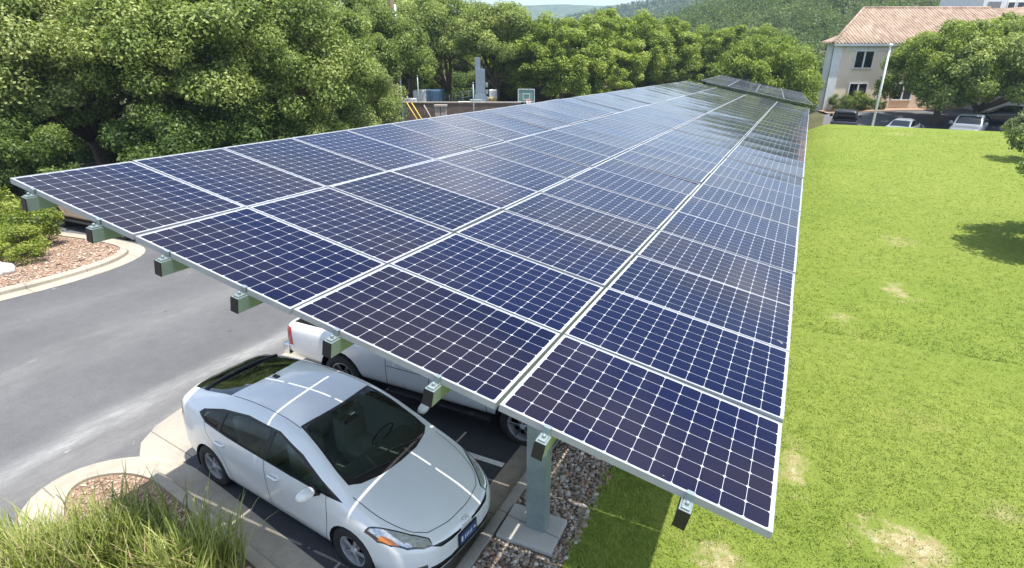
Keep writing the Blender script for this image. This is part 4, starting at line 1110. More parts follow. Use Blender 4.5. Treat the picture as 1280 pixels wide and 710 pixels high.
P_OAK = [tree_proto('oak', 21, (4.2, 4.2, 3.6), 4.6, 190, 700, 0.135, .26, MAT['oak_leaf'], (.5, .2)),
         tree_proto('oak', 22, (4.0, 4.3, 4.0), 5.0, 190, 700, 0.135, .24, MAT['oak_leaf'], (-.5, .3)),
         tree_proto('oak', 23, (4.4, 4.0, 3.3), 5.2, 150, 700, 0.135, .24, MAT['oak_leaf'], (.9, -.3), .45, (.5, 1.0), -.35)]
P_HIGH = [tree_proto('high oak', 26, (4.0, 4.0, 2.9), 6.6, 130, 560, 0.16, .24, MAT['oak_leaf'], (.9, -.3), .5, (.5, 1.0), -.3), tree_proto('high oak', 27, (4.3, 4.0, 3.1), 6.9, 130, 560, 0.16, .28, MAT['oak_leaf'], (-1.2, .3), .42, (.5, 1.0), -.25)]
P_LIME = [tree_proto('elm', 31, (3.6, 3.6, 4.0), 5.2, 210, 360, 0.17, .2, MAT['lime_leaf'], (0, 0), .35, (.4, .85)), tree_proto('elm', 32, (3.4, 3.6, 4.1), 5.0, 210, 360, 0.17, .2, MAT['lime_leaf'], (.3, .2), .35, (.4, .85))]
P_DARK = [tree_proto('live oak', 41, (4.6, 4.6, 3.4), 4.0, 170, 420, 0.2, .3, MAT['lime_leaf'], (.3, 0), .4, (.5, .95), -.45)]
P_SHRUB = [tree_proto('shrub', 51, (1.0, 1.0, .85), .8, 46, 170, 0.085, .04, MAT['bush_leaf'], (0, 0), .3, (.95, 1.5), -.9),
           tree_proto('shrub', 52, (1.0, .95, .8), .75, 46, 170, 0.085, .04, MAT['bush_leaf'], (0, 0), .3, (.95, 1.5), -.9)]
P_UNDER = [tree_proto('understorey', 61, (2.4, 2.2, 1.8), 1.5, 95, 520, 0.12, .07, MAT['dark_leaf'], (0, 0), .3, (.8, 1.3), -.9)]
def tree(protos, k, name, cat, label, x, y, s, rz, group=None, sz=None, mat=None, dz=0):
    rt = thing(name, label, cat, (x, y, h(x, y)+dz), rz, group)
    cm, tm = protos[k % len(protos)]
    for nm, me in (('crown', cm), ('trunk', tm)):
        o = bpy.data.objects.new(nm, me); COL.objects.link(o); o.parent = rt; o.scale = (s, s, sz or s)
        if mat and nm == 'crown':
            o.material_slots[0].link = 'OBJECT'; o.material_slots[0].material = mat
    return rt
GB = 'oaks along the road behind the canopy'
def at(px, dh): return spot(px, dh, 4.0)
# (image column, distance, proto, scale, vertical scale, spin, label)
for px, dh, k, s, sz, rz, lab in (
    (-10, 27, 0, 1.15, 1.2, .3, 'big oak with pale leaves at the far left edge, above the bush island'),
    (105, 30, 1, 1.1, 1.2, 1.2, 'oak with a dark gap and leaning reddish trunk behind the far canopy corner'),
    (235, 29, 2, 1.15, 1.15, 2.4, 'broad oak left of the round-topped oak, its crown reaching out of the picture'),
    (335, 31, 1, 1.05, 1.15, 3.9, 'round-topped oak in the middle of the row above the second and third panel rows'),
    (418, 34, 0, .80, .80, 4.4, 'smaller light green oak in front, at the right end of the dense row'),
    (30, 40, 2, 1.3, 1.45, 2.0, 'tall oak standing behind the pale one at the far left'),
    (190, 41, 0, 1.3, 1.45, 5.1, 'tall oak rising behind the gap with the leaning trunk'),
    (300, 44, 2, 1.3, 1.4, .9, 'tall oak behind the round-topped one'),
    (400, 47, 1, 1.25, 1.35, 2.9, 'tall oak below the left utility pole'),
    (470, 56, 2, 1.25, 1.25, 1.2, 'oak between the two utility poles'),
    ):
    x, y = at(px, dh)
    tree(P_OAK, k, 'oak_tree', 'tree', lab, x, y, s, rz, GB, sz, MAT['silver_leaf'] if px in (-10, 418) else None)
for px, dh, k, s, sz, rz, lab in (
    (472, 42, 0, .84, .98, 5.5, 'oak with a dark slim trunk just left of the brown wall'),
    (553, 60, 1, 1.1, 1.16, 3.3, 'old oak with thick spreading limbs above the brown wall'),
    (508, 66, 0, 1.25, 1.3, 1.9, 'dark oak in front of the right utility pole'),
    (616, 57, 0, 1.06, 1.13, .2, 'oak with a rounded top right of the grey stack')):
    x, y = at(px, dh)
    tree(P_HIGH, k, 'oak_tree', 'tree', lab, x, y, s, rz, GB, sz)
for px, dh, k, s, sz, rz, lab in (
    (690, 56, 0, 1.2, 1.06, .4, 'leafy light green tree behind the basketball hoop'),
    (745, 60, 1, 1.2, 1.08, 1.7, 'light green tree right of the basketball hoop, second of the roadside row'),
    (790, 66, 0, 1.15, 1.13, 2.9, 'light green tree above the middle of the long canopy edge'),
    (835, 66, 1, 1.05, 1.04, 4.2, 'light green tree left of the far grey canopy'),
    (880, 68, 0, 1.02, .98, 5.0, 'darker green tree directly behind the far grey canopy'),
    (922, 66, 1, 1.0, .95, .8, 'bushy tree above the right half of the far grey canopy'),
    (715, 74, 0, 1.25, 1.06, 3.6, 'tree peeking over the roadside row under the blue ridge'),
    (812, 82, 1, 1.2, 1.08, 2.2, 'tree peeking over the roadside row below the wooded hill'),
    (950, 88, 0, 1.2, 1.05, 1.2, 'tree rising between the far canopy and the wooded hill'),
    (652, 66, 1, 1.2, 1.08, 5.6, 'tall light green tree left of the basketball hoop')):
    x, y = at(px, dh)
    tree(P_LIME, k, 'roadside_tree', 'tree', lab, x, y, s, rz, 'light green trees behind the far end of the canopy', sz)
for px, dh, s, sz, rz, lab, m in (
    (972, 53, .86, 1.03, .5, 'dense tree beside the left corner of the tile-roofed building', MAT['lime_leaf']),
    (1188, 49, .86, .98, 1.9, 'bright green tree in front of the tile-roofed building, right of the white pole', None),
    (1240, 46.5, .92, 1.0, 3.0, 'dark trunked tree shading the pale grey pickup in the lot', MAT['oak_leaf']),
    (1305, 50, 1.05, 1.05, 4.4, 'big tree at the right edge behind the dark sedan', None)):
    x, y = at(px, dh)
    tree(P_DARK, 0, 'parking_lot_tree', 'tree', lab, x, y, s, rz, 'trees around the far parking lot', sz, m)
for px, dh, k, s, sz, rz, lab in (
    (455, 88, 0, 1.35, 1.2, .4, 'background tree between the slim oak trunk and the guy wires'), (505, 84, 1, 1.3, 1.15, 1.4, 'background tree behind the blue container'), (560, 86, 0, 1.35, 1.15, 2.4, 'background tree behind the pipe railing'),
    (612, 84, 1, 1.3, 1.2, 3.4, 'background tree behind the yellow machine'), (400, 84, 0, 1.4, 1.3, 4.4, 'background tree behind the small light green oak')):
    x, y = at(px, dh)
    tree(P_OAK, k, 'background_tree', 'tree', lab, x, y, s, rz, 'trees closing the yard behind the block wall', sz, MAT['lime_leaf'] if k else None)
# understorey under the left oaks: dark ground-hugging shrubs
for i, (px, dh, s, lab) in enumerate(((8, 23.0, 1.0, 'dark evergreen shrub with reddish tips under the pale oak, beside the canopy corner'), (100, 37, 1.2, 'dark shrub behind the leaning trunk'), (215, 25.5, 1.1, 'shrub under the broad oak, touching the canopy edge'),
    (295, 27, 1.1, 'shrub filling the gap under the two middle oaks'), (385, 29, 1.0, 'shrub under the small light green oak'), (443, 34, .8, 'low shrub left of the leaning guy wires'))):
    x, y = spot(px, dh, 1.5)
    tree(P_UNDER, 0, 'understorey_shrub', 'shrub', lab, x, y, s, i*1.3, 'shrubs under the oaks', s*1.15, MAT['oak_leaf'] if i in (4, 5) else None)
for i, (px, lab) in enumerate(((430, 'dark thicket behind the small light green oak'), (468, 'dark thicket behind the pale trailer'), (500, 'dark thicket left of the blue container'), (535, 'dark thicket right behind the blue container'), (568, 'dark thicket behind the pipe railing'), (604, 'dark thicket behind the grey stack'), (640, 'dark thicket left of the basketball hoop'), (675, 'dark thicket right of the basketball hoop'))):
    x, y = spot(px, 72, 1.5)
    tree(P_UNDER, 0, 'thicket', 'shrub', lab, x, y, 1.5, i*1.7, 'thicket at the back of the yard', 1.45, MAT['lime_leaf'] if i % 3 == 0 else None)
# bushes on the round island
for i, (x, y, s, sz, lab) in enumerate(((-13.9, 5.75, .72, .62, 'bright yellow-green bush at the rounded tip of the mulch island'), (-15.3, 6.5, .95, .9, 'taller green bush on the mulch island in front of the tan pickup'),
    (-15.0, 5.2, .85, .68, 'green bush at the left picture edge on the mulch island'), (-17.2, 6.2, 1.1, 1.15, 'rear bush of the mulch island, behind the others at the picture edge'))):
    tree(P_SHRUB, i, 'island_bush', 'bush', lab, x, y, s, i*1.1, 'bushes on the mulch island', sz, None, .08)
# reddish grass tuft and a pale rock at the island bushes
# shrubs against the building
for px, dh, s, lab in ((1049, 55.2, .85, 'round shrub left of the two below the lower window of the building'), (1068, 55.2, 1.0, 'larger round shrub under the lower window of the building'), (1084, 55.2, .6, 'low shrub left of the white pole base at the building wall'), (1100, 55.2, .6, 'low hedge shrub right of the white pole at the building wall')):
    x, y = spot(px, dh, .8)
    tree(P_SHRUB, 1, 'wall_shrub', 'shrub', lab, x, y, s, px*.1, 'shrubs along the building wall', s, MAT['dark_leaf'] if s < 1 else MAT['lime_leaf'])
# tree at the right edge of the lawn
P_EDGE = [tree_proto('edge', 71, (2.3, 2.3, 2.1), 2.2, 130, 480, 0.12, .09, MAT['bush_leaf'], (0, 0), .35, (.7, 1.2), -.75)]
x, y = 16.55, 20.9
tree(P_EDGE, 0, 'lawn_tree', 'tree', 'small leafy tree at the right picture edge throwing a dark shadow on the lawn', x, y, 1.38, .6, None, 1.3, MAT['oak_leaf'])
P_FLOWER = [tree_proto('flower', 72, (.8, .8, .7), .9, 40, 160, 0.09, .04, MAT['pale_leaf'], (0, 0), .3, (1.0, 1.6), -.9)]
x, y = spot(1290, 31.0, .9)
tree(P_FLOWER, 0, 'flowering_shrub', 'shrub', 'pale flowering shrub at the right edge near the top of the lawn', x, y, 1.15, 0, None, 1.6)

# strap-leaved grass clumps in the foreground island
def strap_clump(label, x, y, n, hgt, spread, seed, mat='reed'):
    r = np.random.default_rng(seed)
    rt = thing('strap_leaf_clump', label, 'ornamental grass', (x, y, h(x, y)+.1), 0, 'strap-leaved grass clumps on the near island')
    for part, m, q in (('leaves', mat, n), ('dry_leaves', 'straw', n//9)):
        V = []; F = []; T = []
        for i in range(q):
            az = r.uniform(0, 2*math.pi); L = hgt*r.uniform(.6, 1.15); lean0 = r.uniform(.05, .45); w = r.uniform(.007, .0145)
            b = r.normal(0, spread, 2); d = np.array([math.cos(az), math.sin(az)]); s = np.array([-d[1], d[0], 0])
            pos = np.array([b[0], b[1], 0.0]); ang = lean0*.5; curl = r.uniform(.05, .28); tw = r.normal(0, .25)
            t = np.clip(r.normal(.5, .22), 0, 1); K = 7
            for k in range(K+1):
                u = k/K; ww = w*(1-u**2.2)+.0006
                sd = s*math.cos(tw*u*3)+np.array([0, 0, 1])*math.sin(tw*u*3)*.5
                V += [pos+sd*ww, pos-sd*ww]; T += [t, t]
                if k: o = len(V)-4; F.append((o, o+1, o+3, o+2))
                st = L/K; pos = pos+np.array([d[0]*math.sin(ang), d[1]*math.sin(ang), math.cos(ang)])*st; ang += curl*(.6+u*1.3)*.55
        o = link(part, np_mesh(part, np.array(V), np.array(F), True, None, T), rt, (MAT[m],))
    return rt
strap_clump('largest strap-leaved grass clump at the bottom left, in front of the hatchback', 0.05, -0.12, 1100, .92, .24, 81)
strap_clump('strap-leaved grass clump nearest the parking bay asphalt', 0.95, 0.02, 900, .9, .22, 82)
strap_clump('strap-leaved grass clump at the rounded tip of the near island', -0.75, -0.4, 420, .5, .16, 83)
strap_clump('low strap-leaved grass clump at the bottom left corner of the picture', -1.35, -0.8, 520, .55, .2, 84)
strap_clump('strap-leaved grass clump at the bottom edge between the others', -0.35, -0.75, 1100, .95, .26, 85)
# dry flower stalk
rt = thing('dry_flower_stalk', 'brown dry seed stalk rising at the left picture edge', 'plant stalk', put(-1.45, -.95, .1), 0)
r = np.random.default_rng(9); bm = bmesh.new()
pts = [(0, 0, 0), (-.03, .05, .35), (-.08, .10, .75), (-.16, .13, 1.15), (-.22, .15, 1.4)]
tube(bm, pts, [.012, .011, .010, .008, .004], 7)
bm_obj('stem', bm, MAT['straw'], rt)
bm = bmesh.new()
for i in range(46):
    u = r.uniform(.3, 1); p = Vector(pts[2]).lerp(Vector(pts[4]), u) if u > .3 else Vector(pts[2])
    m = Matrix.Translation(p+Vector((r.normal(0, .018), r.normal(0, .018), r.normal(0, .02)))) @ Matrix.Rotation(r.uniform(0, 3), 4, 'X') @ Matrix.Rotation(r.uniform(0, 3), 4, 'Z') @ Matrix.Diagonal((.02, .01, .009, 1))
    bmesh.ops.create_icosphere(bm, subdivisions=1, radius=1, matrix=m)
bm_obj('seed_pods', bm, MAT['straw'], rt)

# ------------------------------------------------------------------ wooded hills
def polar(px_az, d):   # bearing given as lateral/forward ratio
    p = CAM[:2]+RIGHT*(px_az*d)+FWD*d; return p
def hill_h(t, d):
    """height of the near hill at bearing t (right/forward) and forward distance d"""
    up = sstep(95, 230, d)
    crest = np.interp(t, [-.2, .12, .24, .33, .45, .65, 1.0, 1.6], [2, 3, 11.0, 17.5, 25, 27, 27, 24])
    return -0.5+up*crest
ts = np.linspace(.02, 1.7, 60); ds = np.linspace(92, 330, 36)
TT, DD = np.meshgrid(ts, ds); XY = CAM[:2]+RIGHT*(TT*DD)[..., None]+FWD*DD[..., None]
vv = np.concatenate([XY, hill_h(TT, DD)[..., None]], 2).reshape(-1, 3)
a = (np.arange(35)[:, None]*60+np.arange(59)[None]).ravel()
tag(link('hill', np_mesh('hill', vv, np.stack([a, a+1, a+61, a+60], 1), True), None, (MAT['earth'],)), kind='structure')
r = np.random.default_rng(55)
cs = []; rs = []; tn = []
n = 4200
t = r.uniform(.06, 1.25, n); d = r.uniform(96, 265, n)
hx = hill_h(t, d); sz = np.clip(2.4*np.exp(r.normal(0, .38, n)), 1.0, 5.2)
xy = CAM[:2]+RIGHT*(t*d)[:, None]+FWD*d[:, None]
base = np.c_[xy, hx+sz*.75]
blobs = np.repeat(base, 4, 0)+r.normal(0, 1, (n*4, 3))*np.repeat(sz, 4)[:, None]*np.array([.42, .42, .28])
V, F, T = leaf_cloud(r, blobs, np.repeat(sz, 4)*.62, 34, .5, .6, .8)
kind = np.repeat(np.clip(r.normal(.42, .3, n), 0, 1), 4*34*4)
T = np.clip(T*.5+kind*.6-.05, 0, 1)
tag(link('hillside_forest', np_mesh('hillside_forest', V, F, False, None, T), None, (M_leaf('hill_leaf', (.055, .095, .022), (.14, .205, .045), (.30, .37, .11)),)), kind='stuff')
# far ridges
def ridge(name, d0, prof, mat, depth, n=160):
    t0, t1 = prof[0][0], prof[-1][0]
    ts = np.linspace(t0, t1, n); r = np.random.default_rng(int(d0))
    k = np.hanning(9); k /= k.sum()
    rough = np.convolve(r.normal(0, 1, n+8), k, 'valid')
    rows = []
    for q, (dd, f) in enumerate(((-depth, 0), (-depth*.6, .25), (-depth*.3, .6), (0, 1), (depth*.5, .7))):
        d = d0+dd; z = np.interp(ts, [p[0] for p in prof], [p[1] for p in prof])*f-2+rough*d0*.0022*f+r.normal(0, d0*.0006, n)*f
        xy = CAM[:2]+RIGHT*(ts*d)[:, None]+FWD*d; rows.append(np.c_[xy, z])
    V = np.concatenate(rows); a = (np.arange(4)[:, None]*n+np.arange(n-1)[None]).ravel()
    return tag(link(name, np_mesh(name, V, np.stack([a, a+1, a+n+1, a+n], 1), True), None, (mat,)), kind='structure')
def M_far(name, a, b, sc):
    t = NT(name); p = t.obj(); n = t.noise(p, sc, 8, 0.75)
    t.color(t.ramp(n, [(0.35, a), (0.65, b)])); t.set(Roughness=1.0); t.b.inputs['Specular IOR Level'].default_value = 0
    t.bump(n, 1.0, 6.0); return t.m
MAT['ridge'] = M_far('wooded_ridge', (.05, .085, .03), (.15, .20, .06), .05)
MAT['ridge_leaf'] = M_leaf('ridge_leaf', (.045, .085, .02), (.10, .155, .035), (.20, .26, .08))
def zr(py, d): return CAM[2]+slope_at(py)*d+2
ridge('middle_ridge', 700, [(-.6, 4), (.02, zr(45, 700)), (.09, zr(22, 700)), (.13, zr(14, 700)), (.20, zr(3, 700)), (.27, zr(-4, 700)), (.4, zr(-8, 700)), (.9, zr(0, 700))], MAT['ridge'], 190)
r = np.random.default_rng(91)
tq = r.uniform(-.05, .45, 5200); fq = r.random(5200)**.7
mz = np.interp(tq, [-.6, .02, .09, .13, .20, .27, .4, .9], [4, zr(45, 700), zr(22, 700), zr(14, 700), zr(3, 700), zr(-4, 700), zr(-8, 700), zr(0, 700)])
dq = 700-190*(1-fq); zq = np.interp(fq, [0, .4, .7, 1], [0, .25, .6, 1])*mz-1
pq = CAM[:2]+RIGHT*(tq*dq)[:, None]+FWD*dq[:, None]
V, F, T = leaf_cloud(r, np.c_[pq, zq], r.uniform(3.0, 5.5, 5200), 16, 2.4, .6, .7)
tag(link('ridge_forest', np_mesh('ridge_forest', V, F, False, None, T), None, (MAT['ridge_leaf'],)), kind='stuff')
ridge('far_ridge', 1700, [(-1.2, zr(12, 1700)), (-.3, zr(9, 1700)), (-.02, zr(7, 1700)), (.05, zr(6, 1700)), (.13, zr(8, 1700)), (.3, zr(12, 1700)), (1.0, zr(12, 1700))], MAT['ridge'], 400)
# ------------------------------------------------------------------ tile-roofed building, right background
def M_stucco(name, c):
    t = NT(name); p = t.obj(); n = t.noise(p, .8, 6, .6); n2 = t.noise(p, 30, 3, .6)
    t.color(t.ramp(n, [(.3, tuple(v*.9 for v in c)), (.7, tuple(v*1.06 for v in c))])); t.set(Roughness=.9); t.bump(n2, .3, .01); return t.m
def M_tile():
    t = NT('clay_tile'); p = t.obj()
    n = t.noise(t.mapping(p, (3.4, .8, 2.2)), 1.0, 2, .5); n2 = t.noise(p, .6, 5, .6)
    c = t.ramp(n, [(.3, (.25, .17, .115)), (.5, (.36, .26, .185)), (.72, (.47, .37, .285))])
    c = t.mix(t.ramp(n2, [(.4, 0.), (.75, .4)]), c, (.27, .19, .14))
    t.color(c); t.set(Roughness=.85); return t.m
MAT['stucco'] = M_stucco('peach_stucco', (.84, .70, .55)); MAT['pale_stucco'] = M_stucco('pale_stucco', (.68, .68, .65)); MAT['tile'] = M_tile()
MAT['white_trim'] = M_plain('white_trim', (.76, .76, .75), .6); MAT['win'] = M_glass('window_glass', (.008, .01, .013), .03)
DB = 56.0
bx, by = spot(1029, DB, 0.0)
bl = thing('tile_roofed_building', 'two-storey peach stucco building with a terracotta tile roof beyond the lot', 'building', (bx, by, 0), math.atan2(RIGHT[1], RIGHT[0]))
ZE = 5.62; ZR = 8.75
def tile_slope(bm, quad, pitch=.30, r=.085):
    """barrel tiles laid up a roof slope: quad = eave0, eave1, ridge1, ridge0"""
    e0, e1, r1, r0 = [Vector(q) for q in quad]
    f = bm.faces.new([bm.verts.new(q) for q in (e0, e1, r1, r0)])
    n = (e1-e0).cross(r0-e0).normalized()
    if n.z < 0: n = -n
    L = (e1-e0).length; ax = (e1-e0)/L
    upv = (r0-e0)-ax*((r0-e0).dot(ax)); H_ = upv.length; upv /= H_
    aL = (r0-e0).dot(ax); aR = (r1-e0).dot(ax)
    k = int(L/pitch)
    for i in range(k):
        x = (i+.5)*pitch
        hmax = H_
        if x < aL: hmax = H_*x/aL
        if x > aR: hmax = H_*(L-x)/(L-aR)
        if hmax < .2: continue
        rows = max(1, int(hmax/1.2)); 
        ring0 = None
        for q in range(rows+1):
            base = e0+ax*x+upv*(hmax*q/rows)
            ring = [bm.verts.new(base+ax*(r*math.cos(a))+n*(r*math.sin(a)*.9)) for a in (0, .8, math.pi/2, math.pi-.8, math.pi)]
            if ring0:
                for m in range(4):
                    f = bm.faces.new((ring0[m], ring0[m+1], ring[m+1], ring[m])); f.smooth = True
            else:
                bm.faces.new(ring)
            ring0 = ring
W_ = 14.2; D_ = 12.0; OV = .55; SK = .85     # the left end is cut at a slant in plan
def plan_prism(bm, pts, z0, z1): prism(bm, pts, z0, z1)
bm = bmesh.new(); plan_prism(bm, [(.35, 0), (W_, 0), (W_, D_), (.35+SK*D_, D_)], -.8, ZE-.02); bm_obj('wall', bm, MAT['stucco'], bl)
bm = bmesh.new(); prism(bm, [(-.15, -.14), (.62, -.14), (.62, .1), (.3, .5)], -.8, ZE-.03); bm_obj('corner_pilaster', bm, MAT['white_trim'], bl)
bm = bmesh.new(); prism(bm, [(-.55, .35), (-.1, .1), (.4, .55), (SK*D_, D_), (SK*D_-.4, D_)], -.8, ZE-.04); bm_obj('side_wall', bm, MAT['pale_stucco'], bl)
bm = bmesh.new(); box(bm, (W_/2, -OV+.12, ZE-.10), (W_+2*OV-.4, .16, .22)); prism(bm, [(-.3, -OV+.2), (W_, -OV+.2), (W_, D_), (SK*D_-.2, D_)], ZE-.07, ZE+.0); box(bm, (W_/2+.4, -.03, ZE-.42), (W_-1.2, .06, .35))
bm_obj('eave_fascia', bm, MAT['white_trim'], bl)
bm = bmesh.new()
hd = D_/2
tile_slope(bm, ((-OV, -OV, ZE), (W_+3, -OV, ZE), (W_+3, hd, ZR), (SK*hd, hd, ZR)))
tile_slope(bm, ((W_+3, D_+OV, ZE), (SK*D_, D_+OV, ZE), (SK*hd, hd, ZR), (W_+3, hd, ZR)))
tube(bm, [(SK*hd, hd, ZR+.02), (W_+3, hd, ZR+.02)], .13, 8)
tube(bm, [(-OV, -OV, ZE+.03), (SK*hd, hd, ZR+.02)], .12, 8)
bm_obj('roof', bm, MAT['tile'], bl)
bm = bmesh.new(); f = [bm.verts.new(q) for q in ((-OV+.15, -OV+.1, ZE-.02), (SK*D_+.05, D_+.4, ZE-.02), (SK*hd+.02, hd, ZR-.05))]; bm.faces.new(f); bm_obj('gable', bm, MAT['pale_stucco'], bl)
bm = bmesh.new(); tile_slope(bm, ((-1.0, 1.2, ZE+.02), (-OV, -OV, ZE+.02), (.45, .35, ZE+.62), (.9, 1.6, ZE+.62))); bm_obj('skirt_roof', bm, MAT['tile'], bl)
def window(x, z, w, hh, y=0.0):
    bm = bmesh.new(); f = .09
    for c, s in (((x, y-.04, z+hh/2+f/2), (w+2*f, .12, f)), ((x, y-.06, z-hh/2-f/2), (w+2*f+.08, .18, f)), ((x-w/2-f/2, y-.04, z), (f, .12, hh)), ((x+w/2+f/2, y-.04, z), (f, .12, hh)), ((x, y-.035, z), (.13, .1, hh))): box(bm, c, s)
    o = bm_obj('window', bm, MAT['white_trim'], bl)
    bm = bmesh.new(); box(bm, (x, y-.012, z), (w, .03, hh)); bm_obj('pane', bm, MAT['win'], o)
for x in (2.75, 6.9, 11.0):
    window(x, 4.28, 1.55, 1.35); window(x, 1.55, 1.55, 1.35)
# gabled wing coming forward on the right
x0, x1, yf = 12.4, 26.0, -3.2; xm = (x0+x1)/2; zr_ = ZE+ (xm-x0)*.44
bm = bmesh.new()
lo = [(x0, yf, -.8), (x1, yf, -.8), (x1, yf, ZE+.15), (xm, yf, zr_-.1), (x0, yf, ZE+.15)]
fr = [bm.verts.new(p) for p in lo]; bk = [bm.verts.new((p[0], D_, p[2])) for p in lo]
bm.faces.new(fr); bm.faces.new(bk[::-1])
for i in range(5): bm.faces.new((fr[i], bk[i], bk[(i+1) % 5], fr[(i+1) % 5]))
bm_obj('wing_wall', bm, MAT['pale_stucco'], bl)
bm = bmesh.new()
tile_slope(bm, ((x0-OV, D_, ZE-.02), (x0-OV, yf-.4, ZE-.02), (xm, yf-.4, zr_+.12), (xm, D_, zr_+.12)))
tile_slope(bm, ((x1+OV, yf-.4, ZE-.02), (x1+OV, D_, ZE-.02), (xm, D_, zr_+.12), (xm, yf-.4, zr_+.12)))
bm_obj('wing_roof', bm, MAT['tile'], bl)
bm = bmesh.new()
tube(bm, [(x0-OV, yf-.42, ZE-.12), (xm, yf-.42, zr_+.02), (x1+OV, yf-.42, ZE-.12)], .11, 6)
bm_obj('rake_board', bm, MAT['white_trim'], bl)
# white upper block standing behind
ux, uy = spot(1237, 78, 10)
ub = thing('white_upper_block', 'white flat building with louvres and dark windows showing above the tile roof', 'building', (ux, uy, 0), math.atan2(RIGHT[1], RIGHT[0]))
bm = bmesh.new(); box(bm, (6.5, 4, 6.0), (14.5, 8, 12.4)); bm_obj('wall', bm, MAT['white_trim'], ub)
zt_ = z_at(6, 77.0)
for x in (2.6, 3.75, 4.9):
    bm = bmesh.new(); box(bm, (x, -.03, zt_), (.95, .1, .85)); w = bm_obj('window', bm, MAT['white_trim'], ub)
    bm = bmesh.new(); box(bm, (x, -.09, zt_), (.72, .03, .62)); bm_obj('pane', bm, MAT['win'], w)
bm = bmesh.new()
for i in range(8): box(bm, (-.15+i*.2, -.06, zt_), (.09, .14, .8))
bm_obj('louvre', bm, M_plain('grey_louvre', (.3, .31, .32), .5), ub)
bm = bmesh.new(); tile_slope(bm, ((-3.6, -1.5, z_at(16, 76)), (7, -1.5, z_at(16, 76)), (7, 0, z_at(9.5, 77)), (0, 0, z_at(9.5, 77)))); bm_obj('roof', bm, MAT['tile'], ub)
# white pole with a concrete base
x, y = spot(1091, 41.8, .4)
pt = thing('light_pole', 'tall white pole on a round white base at the lawn edge', 'pole', put(x, y, .02))
bm = bmesh.new(); lathe(bm, [(.0, -.2), (.38, -.2), (.38, .28), (.34, .32), (0, .32)], 20); bm_obj('base', bm, MAT['white_trim'], pt)
bm = bmesh.new(); tube(bm, [(0, 0, .3), (0, 0, 3), (0, 0, 5.75)], [.085, .075, .06], 10); bm_obj('shaft', bm, MAT['steel_white'], pt)
bm = bmesh.new(); lathe(bm, [(.0, 5.74), (.12, 5.76), (.14, 5.84), (.1, 5.94), (0, 5.96)], 14); bm_obj('cap', bm, MAT['steel_white'], pt)
# mulch bed along the building
bq = [(RIGHT*a+FWD*b+np.array([bx, by])) for a, b in ((-.5, -1.8), (12, -1.8), (12, -.05), (-.5, -.05))]
patch('planting_bed', [tuple(q) for q in bq], .06, MAT['mulch'], (3, 1))

# ------------------------------------------------------------------ yard beyond the left side of the canopy
MAT['brown_wall'] = M_earth('brown_block_wall', (.12, .085, .065), (.2, .15, .12), 1.5)
MAT['bluegrey'] = M_plain('blue_grey_paint', (.25, .30, .36), .45, .2, .2)
MAT['blue'] = M_plain('blue_container', (.10, .19, .30), .5, 0, .2)
MAT['masonry'] = M_earth('pale_masonry', (.32, .28, .24), (.48, .43, .38), 3)
MAT['yellow'] = M_plain('yellow_guard', (.65, .47, .06), .5)
MAT['navy'] = M_plain('navy_rail', (.04, .06, .10), .5)
RZ = math.atan2(RIGHT[1], RIGHT[0])
def frame(px, dh, z=0.5):
    x, y = spot(px, dh, z); return x, y
def simple(name, label, cat, px, dh, parts, group=None, z=None):
    x, y = frame(px, dh, 1.0)
    rt = thing(name, label, cat, (x, y, h(x, y) if z is None else z), RZ, group)
    for nm, fn, m in parts:
        bm = bmesh.new(); fn(bm); bm_obj(nm, bm, m, rt)
    return rt
G0 = -1.9
# brown block wall with a coping, in two heights
def wall_fn(bm):
    box(bm, (4.2, 0, 1.45), (12.4, .25, 3.1))
simple('block_wall', 'dark brown block wall behind the leaning guy wires', 'wall', 492, 50, (('wall', wall_fn, MAT['brown_wall']), ('coping', lambda bm: box(bm, (4.2, 0, 3.03), (12.5, .34, .08)), MAT['masonry'])))
def fence_fn(bm):
    box(bm, (4.5, 0, 1.2), (9, .06, 2.2))
    for i in range(7): box(bm, (i*1.5, .05, 1.25), (.1, .1, 2.5))
simple('dark_fence', 'dark board fence running from the wall to the basketball hoop', 'fence', 603, 53, (('boards', fence_fn, M_plain('dark_boards', (.05, .035, .03), .8)),))
for i, (px, lab) in enumerate(((547, 'pale masonry pillar, left of the pair in front of the brown wall'), (554.5, 'pale masonry pillar, right of the pair in front of the brown wall'))):
    simple('masonry_pillar', lab, 'pillar', px, 49.0, (('shaft', lambda bm: box(bm, (0, 0, 1.4), (.42, .42, 2.8)), MAT['masonry']), ('cap', lambda bm: box(bm, (0, 0, 2.86), (.56, .56, .14), bevel=.02), MAT['masonry'])), 'pillars at the brown wall')
def cont(bm):
    box(bm, (0, 0, 2.9), (2.2, 2.2, 1.7), bevel=.03)
    for i in range(8): box(bm, (-.95+i*.27, -1.12, 2.9), (.1, .06, 1.5))
simple('blue_container', 'blue ribbed container behind the brown wall', 'container', 539, 56, (('body', cont, MAT['blue']), ('stand', lambda bm: [box(bm, (a, b, 1.0), (.2, .2, 2.1)) for a in (-.9, .9) for b in (-.9, .9)], MAT['navy'])))
simple('white_tank', 'white upright box tank left of the blue container', 'tank', 525.5, 55, (('body', lambda bm: box(bm, (0, 0, 2.3), (1.1, 1.2, 2.9), bevel=.08), MAT['white_trim']), ('foot', lambda bm: box(bm, (0, 0, .45), (1.3, 1.3, .9)), MAT['masonry'])))
simple('white_cabinet', 'low white cabinet at the left end of the brown wall', 'cabinet', 509, 53.5, (('body', lambda bm: box(bm, (0, 0, 2.55), (1.7, 1.0, 1.2), bevel=.05), MAT['white_trim']), ('plinth', lambda bm: box(bm, (0, 0, 1.0), (1.8, 1.1, 2.0)), MAT['masonry'])))
